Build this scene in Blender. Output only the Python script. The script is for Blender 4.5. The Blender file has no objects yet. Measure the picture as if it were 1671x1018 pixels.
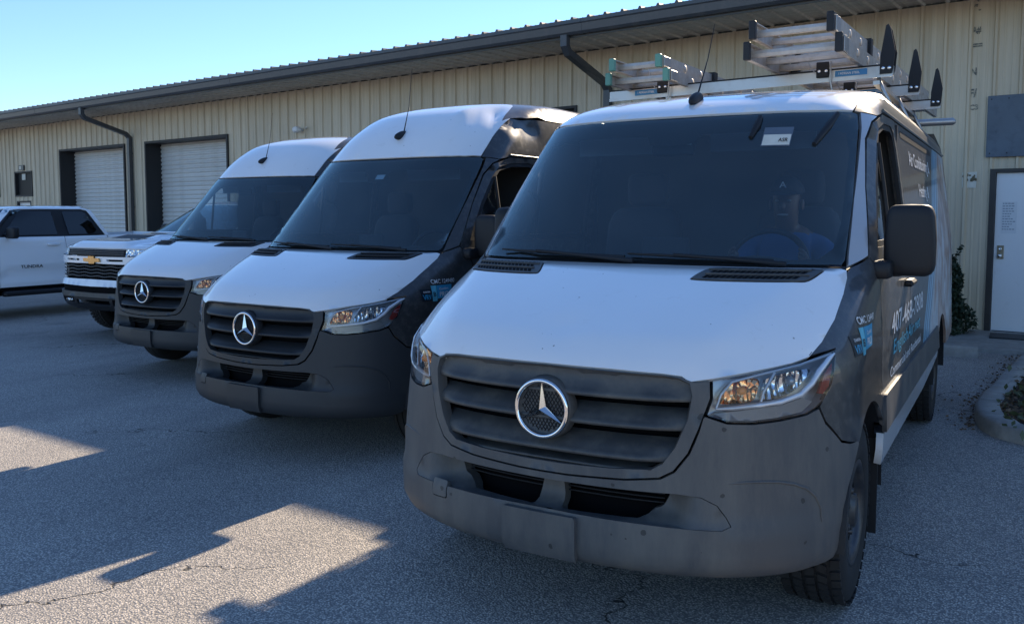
import bpy, bmesh, math, random
import numpy as np
from mathutils import Vector, Matrix
from mathutils.geometry import delaunay_2d_cdt
random.seed(7)
C = bpy.context.scene.collection
SC = bpy.context.scene

# ------------------------------------------------------------------ camera, sky, sun, exposure
cam_d = bpy.data.cameras.new("camera"); cam = bpy.data.objects.new("camera", cam_d); C.objects.link(cam); SC.camera = cam
YAW, PIT = math.radians(30.41), math.radians(4.36)
fw = Vector((-math.sin(YAW)*math.cos(PIT), math.cos(YAW)*math.cos(PIT), -math.sin(PIT)))
rt = Vector((math.cos(YAW), math.sin(YAW), 0)); up = rt.cross(fw)
cam.matrix_world = Matrix(((rt.x, up.x, -fw.x, 0), (rt.y, up.y, -fw.y, 0), (rt.z, up.z, -fw.z, 1.611), (0, 0, 0, 1)))
cam_d.sensor_fit = 'HORIZONTAL'; cam_d.sensor_width = 36; cam_d.lens = 36*1414/1671
cam_d.shift_y = -51/1671; cam_d.clip_start = .05; cam_d.clip_end = 3000
SC.render.resolution_x, SC.render.resolution_y = 1024, 623

SUN_DIR = Vector((.09, 1.84, 1.0)).normalized()
ELEV = math.asin(SUN_DIR.z); AZ = math.atan2(SUN_DIR.x, SUN_DIR.y)
world = bpy.data.worlds.new("World"); SC.world = world; world.use_nodes = True
wn = world.node_tree.nodes; wl = world.node_tree.links
sky = wn.new('ShaderNodeTexSky'); sky.sky_type = 'NISHITA'; sky.sun_disc = False
sky.sun_elevation = ELEV; sky.sun_rotation = AZ; sky.air_density = 1.0; sky.dust_density = .0; sky.ozone_density = 6.0
wb = wn.new('ShaderNodeMix'); wb.data_type = 'RGBA'; wb.blend_type = 'MULTIPLY'; wb.inputs[0].default_value = 1; wb.inputs[7].default_value = (.885, .855, .86, 1)
wl.new(sky.outputs[0], wb.inputs[6]); wl.new(wb.outputs[2], wn['Background'].inputs[0]); wn['Background'].inputs[1].default_value = .135
sun_d = bpy.data.lights.new("sun", 'SUN'); sun_d.energy = 5.0; sun_d.angle = math.radians(.55); sun_d.color = (1.0, .82, .60)
sun = bpy.data.objects.new("sun", sun_d); C.objects.link(sun)
sun.rotation_euler = SUN_DIR.to_track_quat('Z', 'Y').to_euler(); sun.location = (3, 40, 25)
SC.view_settings.view_transform = 'Standard'; SC.view_settings.look = 'None'
SC.view_settings.exposure = 1.0; SC.view_settings.gamma = 1.0
SC.cycles.max_bounces = 10; SC.cycles.transparent_max_bounces = 16

# ------------------------------------------------------------------ materials
def mat(name, col, rough=.5, metal=0.0, coat=0.0, dust=None, dscale=6.0, damt=(.45, .75), bump=0.0, bscale=60.0, var=0.0, vscale=3.0, spec=.5, streak=None):
    m = bpy.data.materials.new(name); m.use_nodes = True
    nt = m.node_tree; N = nt.nodes; L = nt.links; b = N['Principled BSDF']
    b.inputs['Base Color'].default_value = (*col, 1); b.inputs['Roughness'].default_value = rough
    b.inputs['Metallic'].default_value = metal; b.inputs['Coat Weight'].default_value = coat; b.inputs['Coat Roughness'].default_value = .04
    b.inputs['Specular IOR Level'].default_value = spec
    tc = N.new('ShaderNodeTexCoord')
    src = None
    if var:
        n = N.new('ShaderNodeTexNoise'); n.inputs['Scale'].default_value = vscale; n.inputs['Detail'].default_value = 6; L.new(tc.outputs['Object'], n.inputs['Vector'])
        r = N.new('ShaderNodeMapRange'); r.inputs[1].default_value = .3; r.inputs[2].default_value = .7; r.inputs[3].default_value = 1-var; r.inputs[4].default_value = 1+var
        L.new(n.outputs[0], r.inputs[0])
        mx = N.new('ShaderNodeMix'); mx.data_type = 'RGBA'; mx.blend_type = 'MULTIPLY'; mx.inputs[0].default_value = 1
        mx.inputs[6].default_value = (*col, 1); L.new(r.outputs[0], mx.inputs[7]); src = mx.outputs[2]
    if dust:
        n = N.new('ShaderNodeTexNoise'); n.inputs['Scale'].default_value = dscale; n.inputs['Detail'].default_value = 9; n.inputs['Roughness'].default_value = .72
        if streak:
            mp = N.new('ShaderNodeMapping'); mp.inputs['Scale'].default_value = streak; L.new(tc.outputs['Object'], mp.inputs['Vector']); L.new(mp.outputs[0], n.inputs['Vector'])
        else: L.new(tc.outputs['Object'], n.inputs['Vector'])
        r = N.new('ShaderNodeMapRange'); r.inputs[1].default_value = damt[0]; r.inputs[2].default_value = damt[1]; r.inputs[4].default_value = .8
        L.new(n.outputs[0], r.inputs[0])
        mx = N.new('ShaderNodeMix'); mx.data_type = 'RGBA'; L.new(r.outputs[0], mx.inputs[0])
        if src: L.new(src, mx.inputs[6])
        else: mx.inputs[6].default_value = (*col, 1)
        mx.inputs[7].default_value = (*dust, 1); src = mx.outputs[2]
        r2 = N.new('ShaderNodeMapRange'); r2.inputs[3].default_value = rough; r2.inputs[4].default_value = min(1, rough+.3); L.new(r.outputs[0], r2.inputs[0]); L.new(r2.outputs[0], b.inputs['Roughness'])
    if src: L.new(src, b.inputs['Base Color'])
    if bump:
        n = N.new('ShaderNodeTexNoise'); n.inputs['Scale'].default_value = bscale; n.inputs['Detail'].default_value = 4; L.new(tc.outputs['Object'], n.inputs['Vector'])
        bp = N.new('ShaderNodeBump'); bp.inputs['Strength'].default_value = bump; bp.inputs['Distance'].default_value = .004
        L.new(n.outputs[0], bp.inputs['Height']); L.new(bp.outputs[0], b.inputs['Normal'])
    return m

def glass(name, tint, ior=1.5, gl=1.0, film=0.0):
    m = bpy.data.materials.new(name); m.use_nodes = True
    N = m.node_tree.nodes; L = m.node_tree.links; N.clear()
    o = N.new('ShaderNodeOutputMaterial'); t = N.new('ShaderNodeBsdfTransparent'); t.inputs[0].default_value = (*tint, 1)
    g = N.new('ShaderNodeBsdfGlossy'); g.inputs['Roughness'].default_value = .015; g.inputs[0].default_value = (*gl, 1) if isinstance(gl, tuple) else (gl, gl, gl, 1)
    f = N.new('ShaderNodeFresnel'); f.inputs[0].default_value = ior
    x = N.new('ShaderNodeMixShader'); L.new(f.outputs[0], x.inputs[0]); L.new(t.outputs[0], x.inputs[1]); L.new(g.outputs[0], x.inputs[2]); 
    if film:
        d = N.new('ShaderNodeBsdfDiffuse'); d.inputs[0].default_value = (.8, .8, .8, 1); y = N.new('ShaderNodeMixShader'); y.inputs[0].default_value = film
        n = N.new('ShaderNodeTexNoise'); n.inputs['Scale'].default_value = 5; n.inputs['Detail'].default_value = 6; r = N.new('ShaderNodeMapRange'); r.inputs[1].default_value = .3; r.inputs[2].default_value = .75; r.inputs[3].default_value = film*.7; r.inputs[4].default_value = film*1.5
        t2 = N.new('ShaderNodeTexCoord'); L.new(t2.outputs['Object'], n.inputs['Vector']); L.new(n.outputs[0], r.inputs[0]); L.new(r.outputs[0], y.inputs[0])
        L.new(x.outputs[0], y.inputs[1]); L.new(d.outputs[0], y.inputs[2]); L.new(y.outputs[0], o.inputs[0])
    else: L.new(x.outputs[0], o.inputs[0])
    return m

M = {}
M['white'] = mat('white_paint', (.80, .80, .80), .28, 0, 1.0, dust=(.50, .46, .40), dscale=7, damt=(.60, .95), var=.015)
M['black'] = mat('black_wrap', (.032, .034, .037), .36, 0, .35, dust=(.16, .15, .14), dscale=22, damt=(.48, .95), var=.1)
M['dusty'] = mat('dusty_black_wrap', (.042, .044, .047), .42, 0, .25, dust=(.24, .23, .21), dscale=16, damt=(.42, .85), var=.1)
M['plastic'] = mat('bumper_plastic', (.070, .073, .077), .50, 0, 0, dust=(.19, .175, .15), dscale=5, damt=(.42, .85), bump=.06, bscale=260, streak=(1, 1, .25), spec=.45)
def add_spots(m, scale, dark, thr=.16, keep=.80):
    nt = m.node_tree; N = nt.nodes; L = nt.links; b = N['Principled BSDF']
    tc = N.new('ShaderNodeTexCoord'); v = N.new('ShaderNodeTexVoronoi'); v.inputs['Scale'].default_value = scale; L.new(tc.outputs['Object'], v.inputs['Vector'])
    sp = N.new('ShaderNodeSeparateColor'); L.new(v.outputs['Color'], sp.inputs[0])
    def mth(op, a, c):
        n = N.new('ShaderNodeMath'); n.operation = op
        for i, q in enumerate((a, c)):
            if isinstance(q, (int, float)): n.inputs[i].default_value = q
            else: L.new(q, n.inputs[i])
        return n.outputs[0]
    nz = N.new('ShaderNodeTexNoise'); nz.inputs['Scale'].default_value = scale*2.5; L.new(tc.outputs['Object'], nz.inputs['Vector'])
    d = mth('ADD', v.outputs['Distance'], mth('MULTIPLY', mth('SUBTRACT', nz.outputs[0], .5), .25))
    k = mth('MULTIPLY', mth('LESS_THAN', d, mth('MULTIPLY', sp.outputs[1], thr)), mth('GREATER_THAN', sp.outputs[0], keep))
    x = N.new('ShaderNodeMix'); x.data_type = 'RGBA'; L.new(mth('MULTIPLY', k, .7), x.inputs[0])
    src = b.inputs['Base Color'].links[0].from_socket; L.new(src, x.inputs[6]); x.inputs[7].default_value = (*dark, 1); L.new(x.outputs[2], b.inputs['Base Color'])
add_spots(M['plastic'], 17, (.016, .016, .016), .24, .72); add_spots(M['white'], 26, (.10, .085, .07), .12, .80)
M['plasticdk'] = mat('bumper_plastic_clean', (.032, .035, .039), .52, 0, 0, dust=(.07, .067, .06), dscale=5, damt=(.5, .95), bump=.06, bscale=260, spec=.4)
M['grilledk'] = mat('grille_plastic_clean', (.020, .022, .025), .46, 0, 0, bump=.05, bscale=240, spec=.4)
M['pillar'] = mat('pillar_paint', (.34, .36, .39), .22, 0, 1.0, dust=(.3, .29, .27), dscale=14, damt=(.55, .95))
M['plastic2'] = mat('grille_plastic', (.052, .054, .056), .48, 0, 0, dust=(.16, .148, .125), dscale=9, damt=(.45, .85), bump=.05, bscale=240)
M['trim'] = mat('black_trim', (.013, .014, .017), .55, 0, 0, spec=.35)
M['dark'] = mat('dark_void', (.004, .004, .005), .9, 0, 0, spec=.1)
M['chrome'] = mat('chrome', (.78, .79, .80), .09, 1.0)
def facet_chrome(name, col, scale, stretch=(1, 1, 1), strength=.9):
    m = mat(name, col, .10, 1.0); nt = m.node_tree; N = nt.nodes; L = nt.links; b = N['Principled BSDF']
    tc = N.new('ShaderNodeTexCoord'); mp = N.new('ShaderNodeMapping'); mp.inputs['Scale'].default_value = stretch; L.new(tc.outputs['Object'], mp.inputs['Vector'])
    v = N.new('ShaderNodeTexVoronoi'); v.inputs['Scale'].default_value = scale; L.new(mp.outputs[0], v.inputs['Vector'])
    bp = N.new('ShaderNodeBump'); bp.inputs['Strength'].default_value = strength; bp.inputs['Distance'].default_value = .02; L.new(v.outputs['Distance'], bp.inputs['Height']); L.new(bp.outputs[0], b.inputs['Normal'])
    x = N.new('ShaderNodeMix'); x.data_type = 'RGBA'; x.blend_type = 'MULTIPLY'; x.inputs[0].default_value = .35; x.inputs[6].default_value = (*col, 1); L.new(v.outputs['Color'], x.inputs[7])
    hs = N.new('ShaderNodeHueSaturation'); hs.inputs['Saturation'].default_value = 0; L.new(v.outputs['Color'], hs.inputs['Color']); L.new(hs.outputs[0], x.inputs[7]); L.new(x.outputs[2], b.inputs['Base Color'])
    return m
M['lampchrome'] = facet_chrome('lamp_chrome', (.75, .76, .78), 42, (1, 1, .28))
M['silver'] = mat('lamp_bezel', (.62, .65, .69), .26, .35)
M['lampwell'] = mat('lamp_well', (.42, .44, .46), .25, .5)
M['lampgrey'] = mat('lamp_grey', (.26, .27, .28), .35, .2, bump=.25, bscale=300)
M['amber'] = mat('amber_bulb', (.95, .33, .05), .25, .0)
M['warmchrome'] = facet_chrome('glow_tinted_chrome', (1.0, .50, .22), 46, (1, 1, .5))  # warm lamp glow put into the reflector's base colour
M['redref'] = mat('red_reflector', (.30, .015, .010), .25, 0, .8, bump=.3, bscale=200)
M['lens'] = glass('lamp_lens', (.93, .95, .97), 1.45)
M['glass'] = glass('windscreen_glass', (.86, .95, .97), 1.9, gl=(.78, .98, 1.0), film=.012)
M['sglass'] = glass('side_glass', (.86, .89, .89), 1.5)
M['tglass'] = glass('tinted_glass', (.10, .12, .13), 1.55)
M['frit'] = mat('black_frit', (.006, .007, .008), .5)
M['rubber'] = mat('tyre_rubber', (.012, .012, .013), .78, 0, 0, dust=(.05, .046, .04), dscale=12, damt=(.5, .9), bump=.15, bscale=80)
M['steel'] = mat('wheel_steel', (.07, .07, .075), .38, .75, dust=(.16, .14, .12), dscale=12)
M['int'] = mat('interior_grey', (.045, .047, .05), .7)
M['intlt'] = mat('interior_light_grey', (.24, .24, .24), .8)
M['seat'] = mat('seat_cloth', (.035, .036, .04), .9, bump=.3, bscale=150)
M['alu'] = mat('rack_aluminium', (.42, .425, .43), .36, .7, dust=(.36, .33, .29), dscale=9, damt=(.5, .9))
M['ladder'] = mat('ladder_aluminium', (.50, .47, .435), .42, .45, dust=(.34, .27, .20), dscale=13, damt=(.40, .8))
M['green'] = mat('green_plastic', (.10, .27, .21), .5)
M['bluelab'] = mat('blue_label', (.03, .20, .42), .4)
M['wht'] = mat('white_lettering', (.72, .73, .74), .5)
M['letter'] = mat('van_lettering', (.70, .72, .74), .4, var=.3, vscale=40)
M['cyan'] = mat('cyan_lettering', (.10, .42, .55), .4, var=.2, vscale=30)
M['stkblue'] = mat('sticker_blue', (.03, .30, .52), .4)
M['stkdark'] = mat('sticker_dark', (.006, .012, .022), .4)
M['paper'] = mat('paper', (.62, .60, .52), .8, var=.06, vscale=20)
def sheet_tone(m, amt):
    nt = m.node_tree; N = nt.nodes; L = nt.links; b = N['Principled BSDF']
    oi = N.new('ShaderNodeObjectInfo'); r = N.new('ShaderNodeMapRange'); r.inputs[3].default_value = 1-amt; r.inputs[4].default_value = 1+amt; L.new(oi.outputs['Random'], r.inputs[0])
    x = N.new('ShaderNodeMix'); x.data_type = 'RGBA'; x.blend_type = 'MULTIPLY'; x.inputs[0].default_value = 1
    L.new(b.inputs['Base Color'].links[0].from_socket, x.inputs[6]); L.new(r.outputs[0], x.inputs[7]); L.new(x.outputs[2], b.inputs['Base Color'])
M['gold'] = mat('gold_emblem', (.58, .37, .17), .25, .9)
M['twhite'] = mat('truck_white', (.86, .87, .88), .22, 0, 1.0, var=.01)
# ------------------------------------------------------------------ object helpers
def link(o, parent=None):
    C.objects.link(o)
    if parent is not None: o.parent = parent
    return o
def thing(name, label, cat, loc=(0, 0, 0), rz=0, group=None, kind=None):
    o = bpy.data.objects.new(name, None); C.objects.link(o); o.location = loc; o.rotation_euler = (0, 0, rz); o.empty_display_size = .2
    o['label'] = label; o['category'] = cat
    if group: o['group'] = group
    return o
def tag(o, label=None, cat=None, group=None, kind=None):
    if label: o['label'] = label
    if cat: o['category'] = cat
    if group: o['group'] = group
    if kind: o['kind'] = kind
    return o
class MB:
    def __init__(s): s.v = []; s.f = []; s.sm = []; s.mi = []
    def add(s, vs, fs, smooth=False, mi=0):
        o = len(s.v); s.v += [tuple(v) for v in vs]
        for f in fs: s.f.append([i+o for i in f]); s.sm.append(smooth); s.mi.append(mi)
        return s
    def box(s, a, b, mi=0, bev=0.0):
        x0, y0, z0 = [min(p, q) for p, q in zip(a, b)]; x1, y1, z1 = [max(p, q) for p, q in zip(a, b)]
        if bev <= 0:
            s.add([(x0,y0,z0),(x1,y0,z0),(x1,y1,z0),(x0,y1,z0),(x0,y0,z1),(x1,y0,z1),(x1,y1,z1),(x0,y1,z1)],
                  [(3,2,1,0),(4,5,6,7),(0,1,5,4),(1,2,6,5),(2,3,7,6),(3,0,4,7)], False, mi)
        else:
            c = Vector(((x0+x1)/2, (y0+y1)/2, (z0+z1)/2)); h = Vector(((x1-x0)/2, (y1-y0)/2, (z1-z0)/2)); g = min(bev, .49*min((x1-x0), (y1-y0), (z1-z0)))
            vs = []; idx = {}
            for sx in (-1, 1):
                for sy in (-1, 1):
                    for sz in (-1, 1):
                        for ax in range(3):
                            p = [sx*h.x, sy*h.y, sz*h.z]
                            for k in range(3):
                                if k != ax: p[k] -= (sx, sy, sz)[k]*g
                            idx[(sx, sy, sz, ax)] = len(vs); vs.append(tuple(c+Vector(p)))
            F = []
            for ax in range(3):
                o1, o2 = [k for k in range(3) if k != ax]
                for sg in (-1, 1):
                    q = []
                    for a1, a2 in ((-1, -1), (1, -1), (1, 1), (-1, 1)):
                        k = [0, 0, 0]; k[ax] = sg; k[o1] = a1; k[o2] = a2; q.append(idx[(*k, ax)])
                    F.append(q)
                for a1 in (-1, 1):
                    for a2 in (-1, 1):
                        k0 = [0, 0, 0]; k0[o1] = a1; k0[o2] = a2; k1 = list(k0); k0[ax] = -1; k1[ax] = 1
                        F.append([idx[(*k0, o1)], idx[(*k1, o1)], idx[(*k1, o2)], idx[(*k0, o2)]])
            for sx in (-1, 1):
                for sy in (-1, 1):
                    for sz in (-1, 1): F.append([idx[(sx, sy, sz, 0)], idx[(sx, sy, sz, 1)], idx[(sx, sy, sz, 2)]])
            s.add(vs, F, False, mi); s.fixn = True
        return s
    def tube(s, pts, r, n=8, mi=0, cap=True, smooth=True, flat=1.0):
        pts = [Vector(p) for p in pts]; rr = r if isinstance(r, (list, tuple)) else [r]*len(pts)
        vs = []; ref = None
        for i, p in enumerate(pts):
            d = (pts[min(i+1, len(pts)-1)]-pts[max(i-1, 0)]).normalized()
            if ref is None:
                ref = Vector((0, 0, 1)) if abs(d.z) < .9 else Vector((1, 0, 0))
            a = d.cross(ref).normalized(); b = a.cross(d).normalized(); ref = b
            for k in range(n):
                t = 2*math.pi*k/n; vs.append(p+a*(math.cos(t)*rr[i])+b*(math.sin(t)*rr[i]*flat))
        fs = []
        for i in range(len(pts)-1):
            for k in range(n): fs.append((i*n+k, i*n+(k+1) % n, (i+1)*n+(k+1) % n, (i+1)*n+k))
        s.add(vs, fs, smooth, mi)
        if cap:
            s.add(vs[:n], [list(range(n))[::-1]], False, mi); s.add(vs[-n:], [list(range(n))], False, mi)
        return s
    def lathe(s, prof, c, axis='x', n=32, mi=0, smooth=True, a0=0, a1=2*math.pi):
        # prof: (along axis, radius)
        vs = []
        closed = abs(a1-a0-2*math.pi) < 1e-6; nn = n if closed else n+1
        for k in range(nn):
            t = a0+(a1-a0)*k/n; ct, st = math.cos(t), math.sin(t)
            for a, r in prof:
                p = {'x': (a, r*ct, r*st), 'y': (r*ct, a, r*st), 'z': (r*ct, r*st, a)}[axis]
                vs.append((p[0]+c[0], p[1]+c[1], p[2]+c[2]))
        m_ = len(prof); fs = []
        for k in range(n):
            for j in range(m_-1):
                k2 = (k+1) % nn; fs.append((k*m_+j, k*m_+j+1, k2*m_+j+1, k2*m_+j))
        s.add(vs, fs, smooth, mi); return s
    def prism(s, poly, a, b, axis='x', mi=0):
        n = len(poly)
        def P(u, w, t): return {'x': (t, u, w), 'y': (u, t, w), 'z': (u, w, t)}[axis]
        vs = [P(u, w, a) for u, w in poly]+[P(u, w, b) for u, w in poly]
        s.add(vs, [list(range(n))[::-1], list(range(n, 2*n))]+[(i, (i+1) % n, n+(i+1) % n, n+i) for i in range(n)], False, mi); s.fixn = True
        return s
    fixn = False
    def build(s, name, mats, parent=None, fix=None):
        me = bpy.data.meshes.new(name); me.from_pydata(s.v, [], s.f)
        me.polygons.foreach_set('use_smooth', s.sm)
        for m_ in (mats if isinstance(mats, (list, tuple)) else [mats]): me.materials.append(m_)
        me.polygons.foreach_set('material_index', s.mi)
        if s.fixn if fix is None else fix:
            bm = bmesh.new(); bm.from_mesh(me); bmesh.ops.remove_doubles(bm, verts=bm.verts, dist=1e-6); bmesh.ops.recalc_face_normals(bm, faces=bm.faces); bm.to_mesh(me); bm.free()
        me.update()
        return link(bpy.data.objects.new(name, me), parent)
def copy_tree(o, parent=None):
    c = o.copy(); C.objects.link(c)
    if parent is not None: c.parent = parent
    for ch in list(o.children): copy_tree(ch, c)
    return c
# ------------------------------------------------------------------ pressed-panel surfaces
# knots: z, y0, w, d, p, q
LOW=[(.31,.15,.87,.50,2.6,2.0),(.325,.07,.94,.60,2.6,2.0),(.35,.022,.978,.66,2.6,2.0),(.39,.000,.995,.68,2.6,2.0),(.51,.000,1.003,.69,2.6,2.0),(.532,.014,1.006,.695,2.6,2.0),
 (.56,.020,1.01,.70,2.6,2.0),(.66,.028,1.012,.71,2.6,2.0),(.80,.032,1.006,.73,2.6,2.0),(.95,.036,1.0,.75,2.55,2.0),(1.03,.045,1.0,.77,2.55,2.0),(1.065,.066,.999,.77,2.55,2.0),
 (1.10,.125,.998,.74,2.6,2.0),(1.15,.228,.996,.69,2.75,2.0),(1.22,.385,.993,.62,2.95,2.0),(1.30,.590,.990,.53,3.15,2.0),(1.36,.765,.986,.45,3.3,2.0),(1.39,.845,.984,.37,2.8,2.0),
 (1.50,.945,.972,.37,2.6,2.0),(1.70,1.125,.946,.37,2.6,2.0),(1.90,1.300,.916,.375,2.6,2.0),(2.05,1.430,.893,.385,2.65,2.0)]
STD=LOW+[(2.09,1.470,.888,.39,2.7,2.0),(2.14,1.545,.882,.42,2.9,2.0),(2.18,1.630,.874,.45,3.2,2.0),(2.225,1.775,.855,.46,3.2,2.0),(2.265,1.97,.82,.50,3.2,2.0),(2.295,2.2,.75,.52,3.2,2.0),(2.32,2.55,.60,.55,3.0,2.0),(2.333,3.0,.36,.7,2.6,2.0),(2.338,3.5,.06,.8,2.4,2.0)]
HIGH=LOW+[(2.10,1.475,.886,.40,2.7,2.0),(2.20,1.565,.875,.44,2.9,2.0),(2.30,1.665,.865,.48,3.0,2.0),(2.40,1.79,.850,.52,2.9,2.0),(2.50,1.95,.825,.58,2.8,2.0),(2.56,2.12,.79,.62,2.8,2.0),(2.605,2.32,.72,.66,2.8,2.0),(2.64,2.6,.58,.7,2.6,2.0),(2.66,3.0,.36,.75,2.5,2.0),(2.666,3.5,.06,.8,2.4,2.0)]
YR=5.93
class Shape:
    def __init__(s,K):
        s.K=K; n=len(K)
        s.tab=[0.0]
        V=[0.0]
        for a,b in zip(K,K[1:]): V.append(V[-1]+math.hypot(b[0]-a[0],b[1]-a[1]))
        s.V=V
        s.T=[]
        for c in range(6):
            f=[k[c] for k in K]
            dl=[(f[i+1]-f[i])/(V[i+1]-V[i]) for i in range(n-1)]
            m=[dl[0]]+[0.0]*(n-2)+[dl[-1]]
            for i in range(1,n-1):
                if dl[i-1]*dl[i]>0:
                    h0=V[i]-V[i-1];h1=V[i+1]-V[i]
                    w1=2*h1+h0;w2=h1+2*h0
                    m[i]=(w1+w2)/(w1/dl[i-1]+w2/dl[i])
            s.T.append((f,m))
    def par(s,v):
        V=s.V; v=min(max(v,0.0),V[-1]-1e-9)
        lo,hi=0,len(V)-1
        while hi-lo>1:
            mid=(lo+hi)//2
            if V[mid]<=v: lo=mid
            else: hi=mid
        h=V[hi]-V[lo];t=(v-V[lo])/h
        a=(1+2*t)*(1-t)**2;b=t*(1-t)**2*h;c=t*t*(3-2*t);e=t*t*(t-1)*h
        return [a*f[lo]+b*m[lo]+c*f[hi]+e*m[hi] for f,m in s.T]
    def v_of_z(s,z):
        lo,hi=0.0,s.V[-1]
        for _ in range(48):
            mid=.5*(lo+hi)
            if s.par(mid)[0]<z: lo=mid
            else: hi=mid
        return .5*(lo+hi)
    def front(s,x,v):
        z,y0,w,d,p,q=s.par(v)
        a=min(abs(x)/w,1.0)
        return (x if abs(x)<w else math.copysign(w,x), y0+d*(1-max(0.0,1-a**p)**(1/q)), z)
    def side(s,y,v,sg=1):
        z,y0,w,d,p,q=s.par(v)
        Y=min(1.0,max(0.0,(d-(y-y0))/d))
        x=w*max(0.0,1-Y**q)**(1/p)
        if y>4.6: x*=1-.012*((y-4.6)/1.3)**2
        return (sg*x,max(y,y0),z)
    def F(s,x,y,z):
        if z<=s.K[0][0]: return 1.0
        if z>=s.K[-1][0]: return 1.0
        z,y0,w,d,p,q=s.par(s.v_of_z(z))
        ww=w*(1-.012*(max(0,y-4.6)/1.3)**2)
        if y>YR: return 1.0
        Y=max(0.0,(d-(y-y0))/d)
        return (abs(x)/ww)**p+Y**q-1

REFPHI = [i/200*math.pi/2 for i in range(201)]
def wrap_table(S):
    z, y0, w, d, p, q = S.par(S.v_of_z(.66)); t = [0.0]; pp = None
    for ph in REFPHI:
        P = (w*math.sin(ph)**(2/p), d*(1-math.cos(ph)**(2/q)))
        if pp: t.append(t[-1]+math.hypot(P[0]-pp[0], P[1]-pp[1]))
        pp = P
    return t
def phi_to_s(S, ph):
    t = S.tab; f = ph/(math.pi/2)*200; i = min(199, int(f)); return t[i]+(t[i+1]-t[i])*(f-i)
def s_to_phi(S, s):
    t = S.tab
    lo, hi = 0, 200
    if s >= t[-1]: return math.pi/2
    while hi-lo > 1:
        m_ = (lo+hi)//2
        if t[m_] <= s: lo = m_
        else: hi = m_
    return (lo+(s-t[lo])/(t[hi]-t[lo]))/200*math.pi/2
def wrap_pt(S, s, v):
    z, y0, w, d, p, q = S.par(v); a = abs(s); ph = s_to_phi(S, a)
    x = w*math.sin(ph)**(2/p); y = y0+d*(1-max(0, math.cos(ph))**(2/q))
    if a > S.tab[-1]: y += a-S.tab[-1]
    return (math.copysign(x, s), y, z)
def s_of_x(S, x, z):
    _, y0, w, d, p, q = S.par(S.v_of_z(z)); return math.copysign(phi_to_s(S, math.asin(min(1, (abs(x)/w)**(p/2)))), x)
def s_of_y(S, y, z):
    _, y0, w, d, p, q = S.par(S.v_of_z(z)); Y = (d-(y-y0))/d
    if Y <= 0: return S.tab[-1]+(y-y0-d)
    return phi_to_s(S, math.acos(min(1, Y**(q/2))))
def roof_z(S, x, y):
    zt = S.K[-1][0]-1e-4
    lo, hi = 1.3, zt
    if S.F(x, y, zt) < 0: return zt
    for _ in range(40):
        m_ = .5*(lo+hi)
        if S.F(x, y, m_) < 0: lo = m_
        else: hi = m_
    return lo
def make_map(S, kind, sg=1):
    if kind == 'F': return lambda a, b: Vector(S.front(a, b))
    if kind == 'L': return lambda a, b: Vector(S.side(a, b, sg))
    if kind == 'W': return lambda a, b: Vector(wrap_pt(S, a, b))
    if kind == 'R': return lambda a, b: Vector((a, b, roof_z(S, a, b)))
def chaikin(P, n):
    for _ in range(n):
        Q = []
        for i in range(len(P)):
            a, b = P[i], P[(i+1) % len(P)]
            Q += [(.75*a[0]+.25*b[0], .75*a[1]+.25*b[1]), (.25*a[0]+.75*b[0], .25*a[1]+.75*b[1])]
        P = Q
    return P
def rounded(P, r, k=3):
    Q = []; n = len(P)
    for i in range(n):
        p0, p1, p2 = P[i-1], P[i], P[(i+1) % n]
        l0 = math.hypot(p0[0]-p1[0], p0[1]-p1[1]); l2 = math.hypot(p2[0]-p1[0], p2[1]-p1[1])
        t0 = min(r, .45*l0)/l0; t2 = min(r, .45*l2)/l2
        A = (p1[0]+(p0[0]-p1[0])*t0, p1[1]+(p0[1]-p1[1])*t0); B = (p1[0]+(p2[0]-p1[0])*t2, p1[1]+(p2[1]-p1[1])*t2)
        for j in range(k+1):
            t = j/k; Q.append(((1-t)**2*A[0]+2*t*(1-t)*p1[0]+t*t*B[0], (1-t)**2*A[1]+2*t*(1-t)*p1[1]+t*t*B[1]))
    return Q
def mirror(half):   # half outline from the centre (x=0) round to the centre again
    return half+[(-x, z) for x, z in half[::-1] if abs(x) > 1e-6]
def area(P): return .5*sum(P[i][0]*P[(i+1) % len(P)][1]-P[(i+1) % len(P)][0]*P[i][1] for i in range(len(P)))
def inset(P, g):
    A = area(P); sgn = 1 if A > 0 else -1; n = len(P); Q = []
    for i in range(n):
        a, b, c = P[i-1], P[i], P[(i+1) % n]
        d1 = (b[0]-a[0], b[1]-a[1]); d2 = (c[0]-b[0], c[1]-b[1]); l1 = math.hypot(*d1) or 1; l2 = math.hypot(*d2) or 1
        nx = -(d1[1]/l1+d2[1]/l2)*sgn; ny = (d1[0]/l1+d2[0]/l2)*sgn; l = math.hypot(nx, ny)
        if l < .3: Q.append(b); continue
        k = g/max(.5, (l/2)); Q.append((b[0]+nx/l*k, b[1]+ny/l*k))
    return Q
def resample(P, sp):
    Q = []
    for i in range(len(P)):
        a, b = P[i], P[(i+1) % len(P)]; l = math.hypot(b[0]-a[0], b[1]-a[1]); n = max(1, int(round(l/sp)))
        for k in range(n): Q.append((a[0]+(b[0]-a[0])*k/n, a[1]+(b[1]-a[1])*k/n))
    R = [Q[0]]
    for q in Q[1:]:
        if math.hypot(q[0]-R[-1][0], q[1]-R[-1][1]) > sp*.12: R.append(q)
    if len(R) > 3 and math.hypot(R[0][0]-R[-1][0], R[0][1]-R[-1][1]) < sp*.12: R.pop()
    return R
def pip(P, X, Y):
    ins = np.zeros(len(X), bool); n = len(P); j = n-1
    for i in range(n):
        xi, yi = P[i]; xj, yj = P[j]
        if yi != yj:
            c = ((yi > Y) != (yj > Y)) & (X < (xj-xi)*(Y-yi)/(yj-yi)+xi); ins ^= c
        j = i
    return ins
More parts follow.
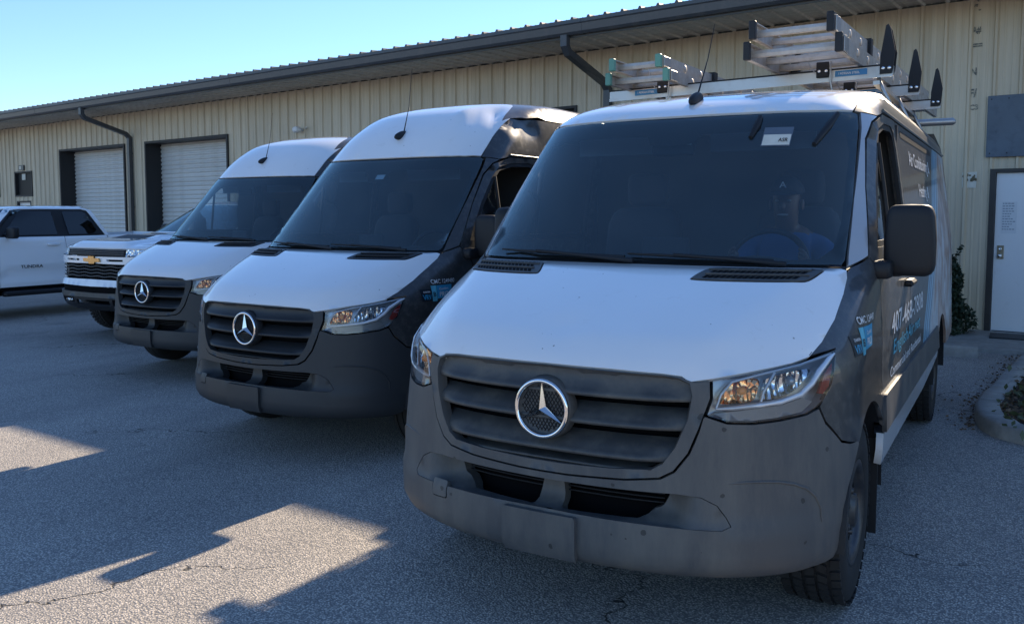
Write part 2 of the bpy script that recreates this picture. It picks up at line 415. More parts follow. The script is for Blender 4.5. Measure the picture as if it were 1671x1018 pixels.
def triangulate(out, holes, sp):
    loops = [out]+holes; V = []; E = []
    for lp in loops:
        o = len(V); V += lp; n = len(lp); E += [(o+i, o+(i+1) % n) for i in range(n)]
    nb = len(V); B = np.array(V)
    x0, y0 = B.min(0); x1, y1 = B.max(0); gx = np.arange(x0+sp*.5, x1, sp); gy = np.arange(y0+sp*.5, y1, sp*.87)
    X, Y = np.meshgrid(gx, gy); X = X+np.where(np.arange(len(gy)) % 2, sp*.5, 0)[:, None]; X = X.ravel(); Y = Y.ravel()
    k = pip(out, X, Y)
    for h in holes: k &= ~pip(h, X, Y)
    X, Y = X[k], Y[k]
    if len(X):
        D = np.full(len(X), 1e9)
        for c in range(0, nb, 200): D = np.minimum(D, np.sqrt((X[:, None]-B[None, c:c+200, 0])**2+(Y[:, None]-B[None, c:c+200, 1])**2).min(1))
        k = D > sp*.55; V += list(zip(X[k].tolist(), Y[k].tolist()))
    r = delaunay_2d_cdt([Vector(p) for p in V], E, [], 0, 1e-7)
    vs = [(p.x, p.y) for p in r[0]]; T = [tuple(f) for f in r[2]]
    c = np.array([[(vs[a][0]+vs[b][0]+vs[d][0])/3, (vs[a][1]+vs[b][1]+vs[d][1])/3] for a, b, d in T])
    k = pip(out, c[:, 0], c[:, 1])
    for h in holes: k &= ~pip(h, c[:, 0], c[:, 1])
    return vs, [t for t, q in zip(T, k) if q]
def patch(name, S, kind, outline, m, parent, holes=(), sp=.05, off=0.0, gap=.0015, rim=.018, sg=1, disp=None, raw=False, mesh_only=False):
    """one pressed panel: outline in (x or y or s, z) laid on surface S, with an inward rim along its edges"""
    fm = make_map(S, kind, sg)
    cv = (lambda P: [(a, b if (kind == 'R' or raw) else S.v_of_z(b)) for a, b in P])
    out = resample(cv(list(outline)), sp)
    if gap: out = inset(out, gap)
    hs = [inset(resample(cv(list(h)), min(sp, .03)), -gap) for h in holes]
    vs, tris = triangulate(out, hs, sp)
    P = [fm(a, b) for a, b in vs]
    Nn = [Vector((0, 0, 0)) for _ in P]; F = []
    for a, b, c in tris:
        n = (P[b]-P[a]).cross(P[c]-P[a]); ctr = (P[a]+P[b]+P[c])/3
        o = Vector((ctr.x, ctr.y-2.6, (ctr.z-1.2)*1.0))
        if kind == 'L': o = Vector((sg, 0, 0))
        if kind == 'R': o = Vector((0, 0, 1))
        if kind == 'F': o = Vector((0, -1, .25))
        if n.dot(o) < 0: a, b, c = a, c, b; n = -n
        F.append((a, b, c))
        for i in (a, b, c): Nn[i] += n
    Nn = [n.normalized() if n.length > 0 else Vector((0, -1, 0)) for n in Nn]
    P2 = []
    for i, p in enumerate(P):
        o = off+(disp(p) if disp else 0.0); P2.append(p+Nn[i]*o)
    if mesh_only: return P2, Nn, F
    mb = MB(); mb.add(P2, F, True)
    if rim:
        cnt = {}
        for f in F:
            for i in range(3):
                e = (f[i], f[(i+1) % 3]); cnt[e] = 1
        be = [e for e in cnt if (e[1], e[0]) not in cnt]
        ids = sorted({i for e in be for i in e}); ix = {i: k for k, i in enumerate(ids)}; n0 = len(P2); n1 = n0+len(ids)
        mb.v += [tuple(P2[i]) for i in ids]+[tuple(P2[i]-Nn[i]*rim) for i in ids]   # own ring, so the edge stays crisp
        for a, b in be: mb.f.append([n0+ix[b], n0+ix[a], n1+ix[a], n1+ix[b]]); mb.sm.append(True); mb.mi.append(0)
    return mb.build(name, m, parent)
def font_mesh(body, bold=False):
    cu = bpy.data.curves.new('t', 'FONT'); cu.body = body; cu.size = 1; cu.resolution_u = 3
    if bold: cu.offset = .012 if bold is True else bold
    o = bpy.data.objects.new('t', cu); C.objects.link(o); bpy.context.view_layer.update()
    me = bpy.data.meshes.new_from_object(o.evaluated_get(bpy.context.evaluated_depsgraph_get()))
    bpy.data.objects.remove(o); bpy.data.curves.remove(cu)
    V = np.array([v.co[:2] for v in me.vertices]); F = [list(p.vertices) for p in me.polygons]; bpy.data.meshes.remove(me)
    return V, F
def text_on(name, body, m, parent, fn, h, width=None, bold=True, shear=0.0):
    """flat print: glyph outlines mapped by fn(along, up) with capital height h"""
    V, F = font_mesh(body, bold); V = V-np.array([V[:, 0].min(), 0]); k = h/.70; W = V[:, 0].max()*k; kx = k*(width/W if width else 1)
    vs = [fn(x*kx+shear*y*k, y*k) for x, y in V]
    mb = MB(); mb.add(vs, F); return mb.build(name, m, parent)
def side_fn(S, sg, ystart, zb, off=.003):
    def f(a, b):
        y = ystart+a if sg > 0 else ystart-a
        z = zb+b; p = Vector(S.side(y, S.v_of_z(z), sg)); p.x += sg*off; return p
    return f
# ------------------------------------------------------------------ shared small builders
def superquad(mb, c, h, e=.35, n=10, mi=0, taper=None):
    def pw(t, k): return math.copysign(abs(t)**k, t)
    vs = []; fs = []
    for i in range(n+1):
        a = -math.pi/2+math.pi*i/n
        for j in range(2*n):
            b = 2*math.pi*j/(2*n)
            p = [h[0]*pw(math.cos(a), e)*pw(math.cos(b), e), h[1]*pw(math.cos(a), e)*pw(math.sin(b), e), h[2]*pw(math.sin(a), e)]
            if taper: p = taper(p)
            vs.append((c[0]+p[0], c[1]+p[1], c[2]+p[2]))
    m2 = 2*n
    for i in range(n):
        for j in range(m2): fs.append((i*m2+j, i*m2+(j+1) % m2, (i+1)*m2+(j+1) % m2, (i+1)*m2+j))
    mb.add(vs, fs, True, mi); return mb
def wheel(parent, x, y, sg, R, w, rr, rough_tread, z=None):
    z = R if z is None else z
    rim = MB(); o = x*1.0
    def X(a): return sg*a
    # steel disc with ventilation holes suggested by dished rings
    rim.lathe([(X(w*.46), rr+.012), (X(w*.48), rr-.004), (X(w*.40), rr-.018), (X(w*.22), rr-.03), (X(w*.30), rr*.72), (X(w*.36), rr*.52), (X(w*.36), rr*.36), (X(w*.47), rr*.30), (X(w*.49), rr*.12), (X(w*.49), 0.0)], (o, y, z), 'x', 40)
    rim.lathe([(X(-w*.46), rr+.012), (X(-w*.40), rr-.018), (X(w*.22), rr-.03)], (o, y, z), 'x', 40)
    for k in range(10):
        a = 2*math.pi*k/10; cy, cz = y+rr*.60*math.cos(a), z+rr*.60*math.sin(a)
        rim.lathe([(X(w*.335), 0), (X(w*.345), .022)], (o, cy, cz), 'x', 10, mi=1)
    for k in range(6):
        a = 2*math.pi*(k+.5)/6; cy, cz = y+rr*.42*math.cos(a), z+rr*.42*math.sin(a)
        rim.lathe([(X(w*.36), .014), (X(w*.42), .013), (X(w*.42), 0)], (o, cy, cz), 'x', 6)
    rim.fixn = True
    wh = rim.build('wheel', [M['steel'], M['dark']], parent)
    ty = MB(); s = R-.012 if rough_tread else R
    ty.lathe([(-w*.40, rr), (-w*.47, rr+.02), (-w*.5, rr+(R-rr)*.45), (-w*.46, R-.03), (-w*.38, s-.003), (0, s), (w*.38, s-.003), (w*.46, R-.03), (w*.5, rr+(R-rr)*.45), (w*.47, rr+.02), (w*.40, rr)], (o, y, z), 'x', 56)
    if rough_tread:
        rows = [(-.40, .16), (-.19, .15), (0.01, .15), (.20, .15), (.40, .16)]; nb = 46
        for ri, (c, hw) in enumerate(rows):
            for k in range(nb):
                a = 2*math.pi*(k+(ri % 2)*.5+random.uniform(-.06, .06))/nb; da = 2*math.pi/nb*.34
                q = []
                sk = .25*da*(1 if ri % 2 else -1)
                for rad in (s-.004, R-(.006 if abs(c) > .3 else 0)):
                    for dx, dd in ((-1, -1), (1, -1), (1, 1), (-1, 1)):
                        t = a+dd*da+sk*dx; q.append((o+w*(c+dx*hw*.46), y+rad*math.cos(t), z+rad*math.sin(t)))
                ty.add(q, [(0, 1, 2, 3), (4, 7, 6, 5), (0, 4, 5, 1), (1, 5, 6, 2), (2, 6, 7, 3), (3, 7, 4, 0)])
    else:
        for c in (-.25, 0, .25): ty.lathe([(w*(c-.02), s+.0015), (w*(c+.02), s+.0015)], (o, y, z), 'x', 40, mi=1)
    ty.fixn = True
    ty.build('tyre', [M['rubber'], M['dark']], wh)
    return wh
def star_emblem(parent, GP, c, R):
    cup = MB(); cup.lathe([(.05, R*1.16), (.004, R*1.12), (-.002, R*1.06), (.004, R*.98), (.010, R*.9), (.010, 0)], c, 'y', 40); cup.fixn = True
    e = cup.build('emblem', GP, parent)
    ms = MB()
    for i in range(-8, 9):
        for sgn in (1, -1):
            x0 = i*R*.14; pts = []
            for t in np.linspace(-R*1.3, R*1.3, 28):
                x, z = x0+t*.62, sgn*t
                if math.hypot(x, z) < R*.88: pts.append((c[0]+x, c[1]+.008, c[2]+z))
            if len(pts) > 1: ms.tube([pts[0], pts[-1]], .0016, 4)
    ms.build('emblem_mesh', M['trim'], e)
    ring = MB(); n = 56
    ring_v = []; k2 = 10
    for i in range(n):
        a = 2*math.pi*i/n
        for j in range(k2):
            b = 2*math.pi*j/k2; r = R+.0085*math.cos(b); ring_v.append((c[0]+r*math.cos(a), c[1]-.008+.0085*math.sin(b), c[2]+r*math.sin(a)))
    ring.add(ring_v, [(i*k2+j, ((i+1) % n)*k2+j, ((i+1) % n)*k2+(j+1) % k2, i*k2+(j+1) % k2) for i in range(n) for j in range(k2)], True)
    ring.fixn = True; ring.build('emblem_ring', M['chrome'], e)
    st = MB()
    for k in range(3):
        a = math.pi/2+2*math.pi*k/3; b = math.pi/3
        tip = (c[0]+R*.98*math.cos(a), c[1]-.006, c[2]+R*.98*math.sin(a)); mid = (c[0], c[1]-.026, c[2])
        l = (c[0]+R*.17*math.cos(a+b), c[1]-.002, c[2]+R*.17*math.sin(a+b)); r = (c[0]+R*.17*math.cos(a-b), c[1]-.002, c[2]+R*.17*math.sin(a-b))
        st.add([tip, mid, l, r], [(0, 1, 2), (0, 3, 1)])
    st.build('emblem_star', M['chrome'], e)
    return e

def wrap_material():
    m = mat('printed_side_wrap', (.03, .032, .034), .38, 0, .35, dust=(.20, .19, .175), dscale=14, damt=(.5, 1.0))
    nt = m.node_tree; N = nt.nodes; L = nt.links; b = N['Principled BSDF']
    tc = N.new('ShaderNodeTexCoord'); sx = N.new('ShaderNodeSeparateXYZ'); L.new(tc.outputs['Object'], sx.inputs[0])
    def mth(op, a, b_):
        n = N.new('ShaderNodeMath'); n.operation = op
        for i, q in enumerate((a, b_)):
            if isinstance(q, (int, float)): n.inputs[i].default_value = q
            else: L.new(q, n.inputs[i])
        return n.outputs[0]
    dz = mth('SUBTRACT', sx.outputs[2], .86)
    yc = mth('ADD', mth('MULTIPLY', dz, .9), mth('MULTIPLY', mth('MULTIPLY', dz, dz), .25))
    t = mth('SUBTRACT', mth('SUBTRACT', sx.outputs[1], 3.2), yc)
    nz = N.new('ShaderNodeTexNoise'); nz.inputs['Scale'].default_value = 1.7; nz.inputs['Detail'].default_value = 3; L.new(tc.outputs['Object'], nz.inputs['Vector'])
    f = mth('DIVIDE', mth('ADD', t, 1.0), 3.0)
    cr = N.new('ShaderNodeValToRGB'); cr.color_ramp.interpolation = 'CONSTANT'; e = cr.color_ramp.elements
    stops = [(0, (.03, .032, .034)), (.333, (.20, .42, .56)), (.362, (.03, .10, .20)), (.376, (.22, .46, .62)), (.405, (.03, .10, .20)), (.42, (.30, .52, .66)), (.455, (.05, .13, .22)), (.475, (.40, .50, .55))]
    e[0].position, e[0].color = 0, (*stops[0][1], 1); e[1].position, e[1].color = stops[1][0], (*stops[1][1], 1)
    for p, c in stops[2:]:
        k = e.new(p); k.color = (*c, 1)
    L.new(f, cr.inputs[0])
    cr2 = N.new('ShaderNodeValToRGB'); e2 = cr2.color_ramp.elements; e2[0].position = .3; e2[0].color = (.22, .30, .36, 1); e2[1].position = .62; e2[1].color = (.50, .40, .34, 1)
    k = e2.new(.45); k.color = (.55, .58, .60, 1); k = e2.new(.53); k.color = (.32, .20, .15, 1); L.new(nz.outputs[0], cr2.inputs[0])
    mk = mth('GREATER_THAN', t, .52); mx = N.new('ShaderNodeMix'); mx.data_type = 'RGBA'; L.new(mk, mx.inputs[0]); L.new(cr.outputs[0], mx.inputs[6]); L.new(cr2.outputs[0], mx.inputs[7])
    # sits under the dust layer
    for lk in list(nt.links):
        if lk.to_node == b and lk.to_socket.name == 'Base Color': dm = lk.from_node
    L.new(mx.outputs[2], dm.inputs[6])
    return m
M['wrap'] = wrap_material()

# ------------------------------------------------------------------ delivery van
HOOD = [(0, 1.058), (.26, 1.057), (.43, 1.052), (.50, 1.046), (.518, 1.034), (.532, 1.029), (.60, 1.040), (.69, 1.058), (.77, 1.0735), (.82, 1.0835), (.865, 1.099), (.889, 1.142), (.907, 1.212), (.909, 1.296), (.902, 1.352), (.892, 1.380), (.87, 1.386), (.47, 1.389), (0, 1.389)]
VENT = chaikin([(.345, 1.318), (.400, 1.366), (.425, 1.3725), (.800, 1.3715), (.822, 1.362), (.785, 1.318), (.745, 1.3115), (.365, 1.3105)], 2)
HL = [(.600, 1.036), (.69, 1.054), (.753, 1.068), (.848, 1.085), (.932, 1.114), (.941, 1.05), (.936, .99), (.918, .945), (.902, .924), (.876, .906), (.80, .893), (.729, .886), (.651, .889), (.588, .912), (.604, .97)]
FR_OUT = [(0, 1.055), (.43, 1.049), (.50, 1.043), (.545, 1.028), (.592, 1.034), (.597, .975), (.582, .925), (.562, .86), (.533, .78), (.487, .715), (.44, .688), (.32, .672), (.10, .661), (0, .660)]
FR_IN = [(0, 1.050), (.43, 1.044), (.49, 1.038), (.527, 1.022), (.538, .98), (.527, .90), (.49, .80), (.450, .740), (.412, .717), (.27, .707), (.07, .700), (0, .700)]
RECESS = [(0, .629), (.50, .634), (.58, .626), (.63, .600), (.66, .559), (.676, .530), (.65, .517), (.40, .523), (0, .526)]
WS = [(0, 1.405), (.30, 1.403), (.62, 1.401), (.868, 1.400), (.877, 1.42), (.863, 1.68), (.828, 2.02), (.814, 2.085), (.79, 2.099), (.42, 2.096), (0, 2.092)]
FRIT = [(0, 1.425), (.60, 1.420), (.78, 1.430), (.825, 1.47), (.836, 1.58), (.811, 1.90), (.785, 1.985), (.75, 2.002), (.33, 2.004), (.14, 2.0), (.11, 1.955), (0, 1.945)]
def smooth01(t): t = min(1, max(0, t)); return t*t*(3-2*t)
def hood_disp(p):
    xc = .50+.36*(p.y-.10)/.92; xe = float(np.interp(p.y, [.12, .16, .227, .3, .375, .45, .54, 1.04], [.545, .60, .69, .765, .82, .865, .89, .90]))
    r = min(1, max(0, (xe-.004-abs(p.x))/max(.06, xe-xc)))
    return (.036*r if r < 1 else .036)*smooth01((p.z-1.045)/.10)*smooth01((1.40-p.z)/.06)
def open_w(z):
    P = [(.70, .27), (.717, .412), (.74, .45), (.80, .49), (.90, .527), (.98, .538), (1.05, .53)]
    for (a, b), (c, d) in zip(P, P[1:]):
        if a <= z <= c: return b+(d-b)*(z-a)/(c-a)
    return P[0][1] if z < .7 else P[-1][1]
def arc(cy, cz, R, a0, a1, n): return [(cy+R*math.cos(math.radians(a0+(a1-a0)*i/n)), cz+R*math.sin(math.radians(a0+(a1-a0)*i/n))) for i in range(n+1)]

def build_van(name, label, K, high, loc, rz, group, sp=.05, tread=False, left_open=True, dent=False, hero=False, light_side=False):
    S = Shape(K); S.tab = wrap_table(S); VZ = S.v_of_z
    T = thing(name, label, 'van', loc, rz, group)
    PL, GP = (M['plastic'], M['plastic2']) if hero else (M['plasticdk'], M['grilledk'])
    W = lambda pts: [(s_of_x(S, x, z), z) for x, z in pts]
    # ---- bonnet, vents
    def hd(p):
        h = hood_disp(p)
        if hero: h -= .010*math.exp(-((p.x+.02)**2/.006+(p.y-.22)**2/.004))
        return h
    hood = patch('bonnet', S, 'F', mirror(HOOD), M['white'], T, holes=[VENT, [(-x, z) for x, z in VENT[::-1]]], sp=min(sp, .04), disp=hd, rim=.022)
    for sg in (1, -1):
        vp = [(x*sg, z) for x, z in VENT]
        v = patch('bonnet_vent', S, 'F', inset(vp, .002), GP, T, sp=.03, off=.004, rim=.02, gap=.001, disp=hd)
        sl = MB()
        for zz, xa, xb in ((1.324, .40, .755), (1.341, .415, .775), (1.358, .435, .79)):
            n = 16
            for k in range(n):
                xm = xa+(xb-xa)*(k+.5)/n; w = (xb-xa)/n*.38
                q = []
                for dx, dz in ((-w-.006, -.0042), (w-.006, -.0042), (w+.006, .0042), (-w+.006, .0042)):
                    p = Vector(S.front(sg*(xm+dx), VZ(zz+dz))); p += Vector((0, -.42, .9))*(.0065+hd(p)); q.append(p)
                sl.add(q, [(0, 1, 2, 3)])
        sl.build('vent_slot', M['dark'], v)
        rb = MB()
        for zz in (1.3325, 1.3495):
            pts = []
            for k in range(9):
                x = .40+(.385)*k/8; p = Vector(S.front(sg*x, VZ(zz))); p += Vector((0, -.42, .9))*(.0075+hd(p)); pts.append(p)
            rb.tube(pts, .005, 6)
        rb.build('vent_rib', GP, v)
    # ---- grille
    fr = patch('grille_frame', S, 'F', mirror(FR_OUT), PL, T, holes=[mirror(FR_IN)], sp=.04, off=.004, rim=.045, gap=.002)
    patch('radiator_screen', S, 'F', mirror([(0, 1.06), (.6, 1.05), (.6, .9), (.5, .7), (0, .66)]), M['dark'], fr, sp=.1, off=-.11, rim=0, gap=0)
    for bi, (zl, sec) in enumerate(((.968, [(.080, .012), (.055, .026), (.022, .014), (.010, .004), (.004, -.008), (-.007, -.009), (-.012, .0), (-.004, .05)]),
                                    (.866, [(.058, .080), (.046, .048), (.022, .016), (.010, .006), (.004, -.007), (-.007, -.008), (-.012, .0), (-.004, .05)]),
                                    (.752, [(.064, .080), (.048, .048), (.022, .016), (.010, .006), (.004, -.007), (-.007, -.008), (-.012, .0), (-.004, .05)]),
                                    (.716, [(.004, .085), (-.002, .05), (-.006, .02), (-.012, .006), (-.016, .03)]))):
        mb = MB(); nx = 44; vs = []
        for i in range(nx+1):
            u = -1+2*i/nx
            for dz, dy in sec:
                z = zl+dz; w = open_w(z)+.006; x = u*w
                k = smooth01((1-abs(u))/.20) if bi < 3 else 1
                dd = dy if dy > .011 else dy*k+.012*(1-k)
                p = S.front(x, VZ(z)); vs.append((x, p[1]+dd, z))
        n = len(sec); mb.add(vs, [(i*n+j, (i+1)*n+j, (i+1)*n+j+1, i*n+j+1) for i in range(nx) for j in range(n-1)], True)
        mb.build('grille_blade', GP, fr)
    star_emblem(T, GP, (0, S.front(0, VZ(.896))[1]-.012, .896), .104)
    # ---- bumper with recess, openings, towing-eye cover and plate holder
    TOW = rounded([(-.538, .468), (-.449, .472), (-.449, .542), (-.538, .540)], .012)
    yz = lambda pts: [(s_of_y(S, y, z), z) for y, z in pts]
    half = W([(0, .655), (.10, .656), (.32, .667), (.445, .683), (.492, .711), (.538, .777), (.567, .86), (.577, .905), (.583, .910), (.651, .885), (.729, .882), (.80, .889), (.876, .902), (.895, .913)]) + yz([(.428, .918), (.452, .862), (.482, .832), (.535, .780), (.60, .763), (.690, .757)]) + yz([(.985+.474*math.cos(math.radians(a)), .37+.474*math.sin(math.radians(a))) for a in (128, 135, 145, 155, 165, 174, 182)]) + yz([(.47, .33)]) + W([(.80, .318), (.5, .316), (.2, .316), (0, .316)])
    bump = patch('bumper', S, 'W', half+[(-s, z) for s, z in half[::-1] if abs(s) > 1e-6], PL, T, holes=[W(mirror(RECESS)), W(TOW)], sp=.045, rim=.03)
    rec = mirror(RECESS); rin = inset(rec, .022)
    A_ = rounded([(.040, .627), (.485, .630), (.455, .575), (.36, .545), (.058, .538)], .012)
    patch('air_intake', S, 'F', rec, PL, bump, holes=[A_, [(-x, z) for x, z in A_[::-1]]], sp=.025, off=-.001, rim=.05, gap=.001, disp=lambda p: -.095*smooth01((.575-abs(p.x))/.10)*min(1, max(0, (p.z-.514)/.040)))
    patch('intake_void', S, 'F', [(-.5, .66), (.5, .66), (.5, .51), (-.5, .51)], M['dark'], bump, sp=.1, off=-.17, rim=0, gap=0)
    sl = MB()
    for z in (.562, .578, .594, .610): sl.tube([S.front(x, VZ(z))[:1]+(S.front(x, VZ(z))[1]+.13, z) for x in np.linspace(-.42, .42, 9)], .0035, 5)
    sl.build('intake_slat', M['trim'], bump)
    patch('towing_eye_cover', S, 'W', W(TOW), PL, bump, sp=.03, off=.002, rim=.02, gap=.003)
    patch('license_plate_holder', S, 'F', rounded([(-.153, .351), (.153, .351), (.153, .515), (-.153, .515)], .012), PL, bump, sp=.04, off=.020, rim=.03, gap=0)
    for sg in (1, -1):
        arcb = MB(); arcb.tube([Vector(wrap_pt(S, s_of_x(S, sg*x, z), VZ(z)))+Vector((sg*.0, .001, 0)) for x, z in ((.66, .676), (.71, .682), (.765, .682), (.81, .678), (.85, .666), (.885, .645), (.910, .612), (.926, .565), (.932, .515))], [.002, .005, .006, .006, .006, .006, .006, .005, .002], 6)
        arcb.build('fog_lamp_blank', PL, bump)
    # ---- headlamps
    for sg in (1, -1):
        f = lambda P: [(x*sg, z) for x, z in P]
        h = patch('headlight', S, 'F', f(HL), M['lampwell'], T, sp=.03, off=-.05, rim=-.044, gap=.002)
        patch('lamp_strip', S, 'F', f([(.612, .918), (.66, .926), (.74, .935), (.815, .944), (.865, .962), (.895, .945), (.868, .914), (.80, .901), (.729, .894), (.655, .897)]), M['lampgrey'], h, sp=.02, off=-.012, rim=.02, gap=0)
        ta = rounded([(.618, .948), (.742, .956), (.752, 1.045), (.70, 1.040), (.650, 1.020)], .03)
        patch('turn_reflector', S, 'F', f(ta), M['warmchrome'], h, sp=.015, off=-.030, rim=.02, gap=0, disp=lambda p: -.016*max(0, 1-((abs(p.x)-.69)**2/.0045+(p.z-.99)**2/.0025)))
        tb = rounded([(.757, .958), (.845, .978), (.872, 1.005), (.897, 1.070), (.848, 1.068), (.768, 1.050)], .03)
        patch('beam_reflector', S, 'F', f(tb), M['lampchrome'], h, sp=.015, off=-.030, rim=.02, gap=0, disp=lambda p: -.016*max(0, 1-((abs(p.x)-.82)**2/.0045+(p.z-1.015)**2/.0025)))
        for xb, zb, mb_ in ((.692, .995, M['amber']), (.828, 1.022, M['lampwell'])):
            p = Vector(S.front(sg*xb, VZ(zb))); b = MB(); superquad(b, p+Vector((-sg*.01, .022, 0)), (.018, .016, .015), .9, 8); b.build('bulb', mb_, h)
        z_ = MB(); z_.tube([Vector(S.front(sg*x, VZ(z)))+Vector((0, .010, 0)) for x, z in ((.612, .935), (.66, .938), (.74, .947), (.80, .955), (.852, .975), (.880, 1.01), (.895, 1.045), (.917, 1.085), (.928, 1.10))], [.005, .009, .011, .011, .012, .013, .013, .010, .005], 8)
        z_.tube([Vector(S.front(sg*x, VZ(z)))+Vector((0, .012, 0)) for x, z in ((.612, .935), (.625, .985), (.655, 1.028), (.74, 1.052), (.84, 1.074), (.92, 1.10))], .005, 6)
        z_.tube([Vector(S.front(sg*x, VZ(z)))+Vector((0, .016, 0)) for x, z in ((.742, .95), (.748, .99), (.765, 1.03), (.775, 1.055))], .006, 6)
        z_.build('lamp_bezel', M['silver'], h)
        patch('side_reflector', S, 'F', f([(.906, .972), (.918, .968), (.931, .992), (.935, 1.045), (.932, 1.072), (.917, 1.035)]), M['redref'], h, sp=.02, off=-.006, rim=.01, gap=0)
        patch('lamp_lens', S, 'F', f(HL), M['lens'], h, sp=.03, off=.001, rim=0, gap=.002)
    # ---- windscreen, frit, cowl, wipers
    ws = patch('windscreen', S, 'F', mirror(WS), M['glass'], T, sp=.06, off=.002, rim=0, gap=.002)
    patch('windscreen_border', S, 'F', mirror(WS), M['frit'], ws, holes=[mirror(FRIT)], sp=.05, off=-.004, rim=0, gap=.002)
    patch('cowl', S, 'F', mirror([(0, 1.384), (.895, 1.379), (.885, 1.403), (0, 1.407)]), M['trim'], T, sp=.05, off=-.010, rim=.03, gap=0)
    for pts in ([(-.74, 1.426), (-.5, 1.421), (-.25, 1.414), (-.03, 1.41)], [(-.02, 1.424), (.2, 1.419), (.42, 1.414), (.62, 1.407)]):
        wp = MB(); wp.tube([Vector(S.front(x, VZ(z)))+Vector((0, -.018, .012)) for x, z in pts], [.005, .008, .009, .008], 6)
        wp.tube([Vector(S.front(pts[1][0], VZ(pts[1][1])))+Vector((0, -.03, .018)), Vector(S.front(pts[3][0]+.05, VZ(1.395)))+Vector((0, -.02, .012))], [.008, .012], 6)
        wp.build('wiper', M['trim'], T)
    # ---- flanks
    WARC = (.985, .37, .474)
    for sg in (1, -1):
        fend = [(.448, 1.102), (.54, 1.146), (.69, 1.216), (.855, 1.300), (.96, 1.357), (1.045, 1.392), (1.165, 1.43), (1.27, 1.31), (1.31, 1.1), (1.325, .70)] + [p for p in arc(*WARC, 44, 127, 16)] + [(.60, .768), (.538, .786), (.486, .838), (.456, .868), (.432, .925), (.452, .95), (.50, 1.0), (.585, 1.118)]
        patch('front_wing', S, 'L', fend, M['black'], T, sp=sp, sg=sg)
        patch('windscreen_pillar', S, 'L', [(1.045, 1.397), (1.31, 1.685), (1.63, 2.02), (1.70, 2.098), (1.80, 2.085), (1.72, 2.055), (1.60, 1.965), (1.40, 1.735), (1.165, 1.437)], M['pillar' if hero else 'black'], T, sp=.03, sg=sg)
        win = [(1.27, 1.47), (1.32, 1.55), (1.48, 1.75), (1.67, 1.95), (1.77, 2.025), (1.97, 2.065), (2.24, 2.075), (2.33, 2.05), (2.36, 1.96), (2.37, 1.47)]
        dout = [(1.17, 1.434), (1.40, 1.732), (1.605, 1.962), (1.725, 2.05), (1.95, 2.11), (2.43, 2.12), (2.43, .63), (1.36, .63), (1.33, .72), (1.315, 1.1), (1.275, 1.315)]
        door = patch('front_door', S, 'L', dout, M['dusty' if hero else 'black'], T, holes=[win], sp=max(sp, .06), sg=sg, rim=.04)
        patch('window_seal', S, 'L', win, M['trim'], door, holes=[inset(win, .028)], sp=.06, off=-.006, rim=.02, sg=sg, gap=0)
        opn = left_open and sg > 0
        qw = [(1.31, 1.49), (1.50, 1.73), (1.68, 1.92), (1.70, 1.49)]
        patch('quarter_glass', S, 'L', qw, M['sglass'], door, sp=.1, off=-.012, rim=0, sg=sg, gap=0)
        if not opn: patch('side_window', S, 'L', [(1.72, 1.49), (1.70, 1.94), (1.80, 2.01), (1.97, 2.045), (2.24, 2.055), (2.34, 1.97), (2.35, 1.49)], M['sglass'], door, sp=.12, off=-.014, rim=0, sg=sg, gap=0)
        else: patch('side_window', S, 'L', [(1.72, 1.46), (1.72, 1.56), (2.34, 1.56), (2.35, 1.46)], M['sglass'], door, sp=.12, off=-.02, rim=0, sg=sg, gap=0)
        ps = MB(); ps.tube([Vector(S.side(1.705, VZ(z), sg))-Vector((sg*.008, 0, 0)) for z in (1.47, 1.6, 1.75, 1.95)], .014, 6, flat=1.0); ps.build('window_post', M['trim'], door)
        hn = MB(); hn.box((sg*.985, 2.16, 1.235), (sg*1.035, 2.36, 1.27), 0, .012); hn.build('door_handle', M['trim'], door)
        # mirror on its arm
        mr = MB()
        if sg > 0:
            superquad(mr, (sg*1.095, 1.345, 1.500), (.103, .072, .155), .34, 10, taper=lambda p: [p[0]*(1-.10*max(0, p[2]/.155)), p[1], p[2]])
            superquad(mr, (sg*.985, 1.345, 1.378), (.10, .055, .036), .35, 8); superquad(mr, (sg*.985, 1.255, 1.376), (.055, .085, .040), .4, 8)
        else:   # folded back against the door
            superquad(mr, (sg*1.045, 1.56, 1.500), (.058, .105, .155), .4, 8); superquad(mr, (sg*.985, 1.42, 1.378), (.05, .07, .036), .4, 8)
        mo = mr.build('door_mirror', M['trim'], T)
        if sg > 0:
            mg = MB(); mg.box((1.01, 1.416, 1.37), (1.18, 1.421, 1.63), 0); mg.build('mirror_glass', M['chrome'], mo)
        zc = 2.20 if not high else 2.45
        yl = S.side(0, VZ(zc), sg)
        # upper side strip over door and load bay
        ycor = lambda z, xx=.80: S.front(xx, VZ(z))[1]
        up_ = [(ycor(2.103, .795), 2.103)]+[(ycor(2.103+(zc-2.103)*k/6, .795-(.0 if not high else .03)*k/6), 2.103+(zc-2.103)*k/6) for k in range(1, 7)]+[(5.86, zc), (5.90, 2.125), (2.43, 2.125), (1.95, 2.115), (1.80, 2.09), (1.73, 2.10)]
        dd = None
        if dent and sg > 0:
            dd = lambda p: -.035*math.exp(-((p.y-2.25)**2/.03+(p.z-2.38)**2/.012))+.004*math.sin(p.y*23+p.z*19)*math.exp(-((p.y-2.2)**2/.05+(p.z-2.4)**2/.02))
        patch('roof_side', S, 'L', up_, M['dusty' if hero else 'black'], T, sp=.045 if dent or hero else .07, sg=sg, disp=dd)
        g = MB(); g.tube([Vector(S.side(y, VZ(2.128+.0), sg))+Vector((sg*.004, 0, 0)) for y in (1.95, 2.2, 2.6, 3.2, 4, 5, 5.85)], .009, 6); g.build('rain_gutter', M['black'], T)
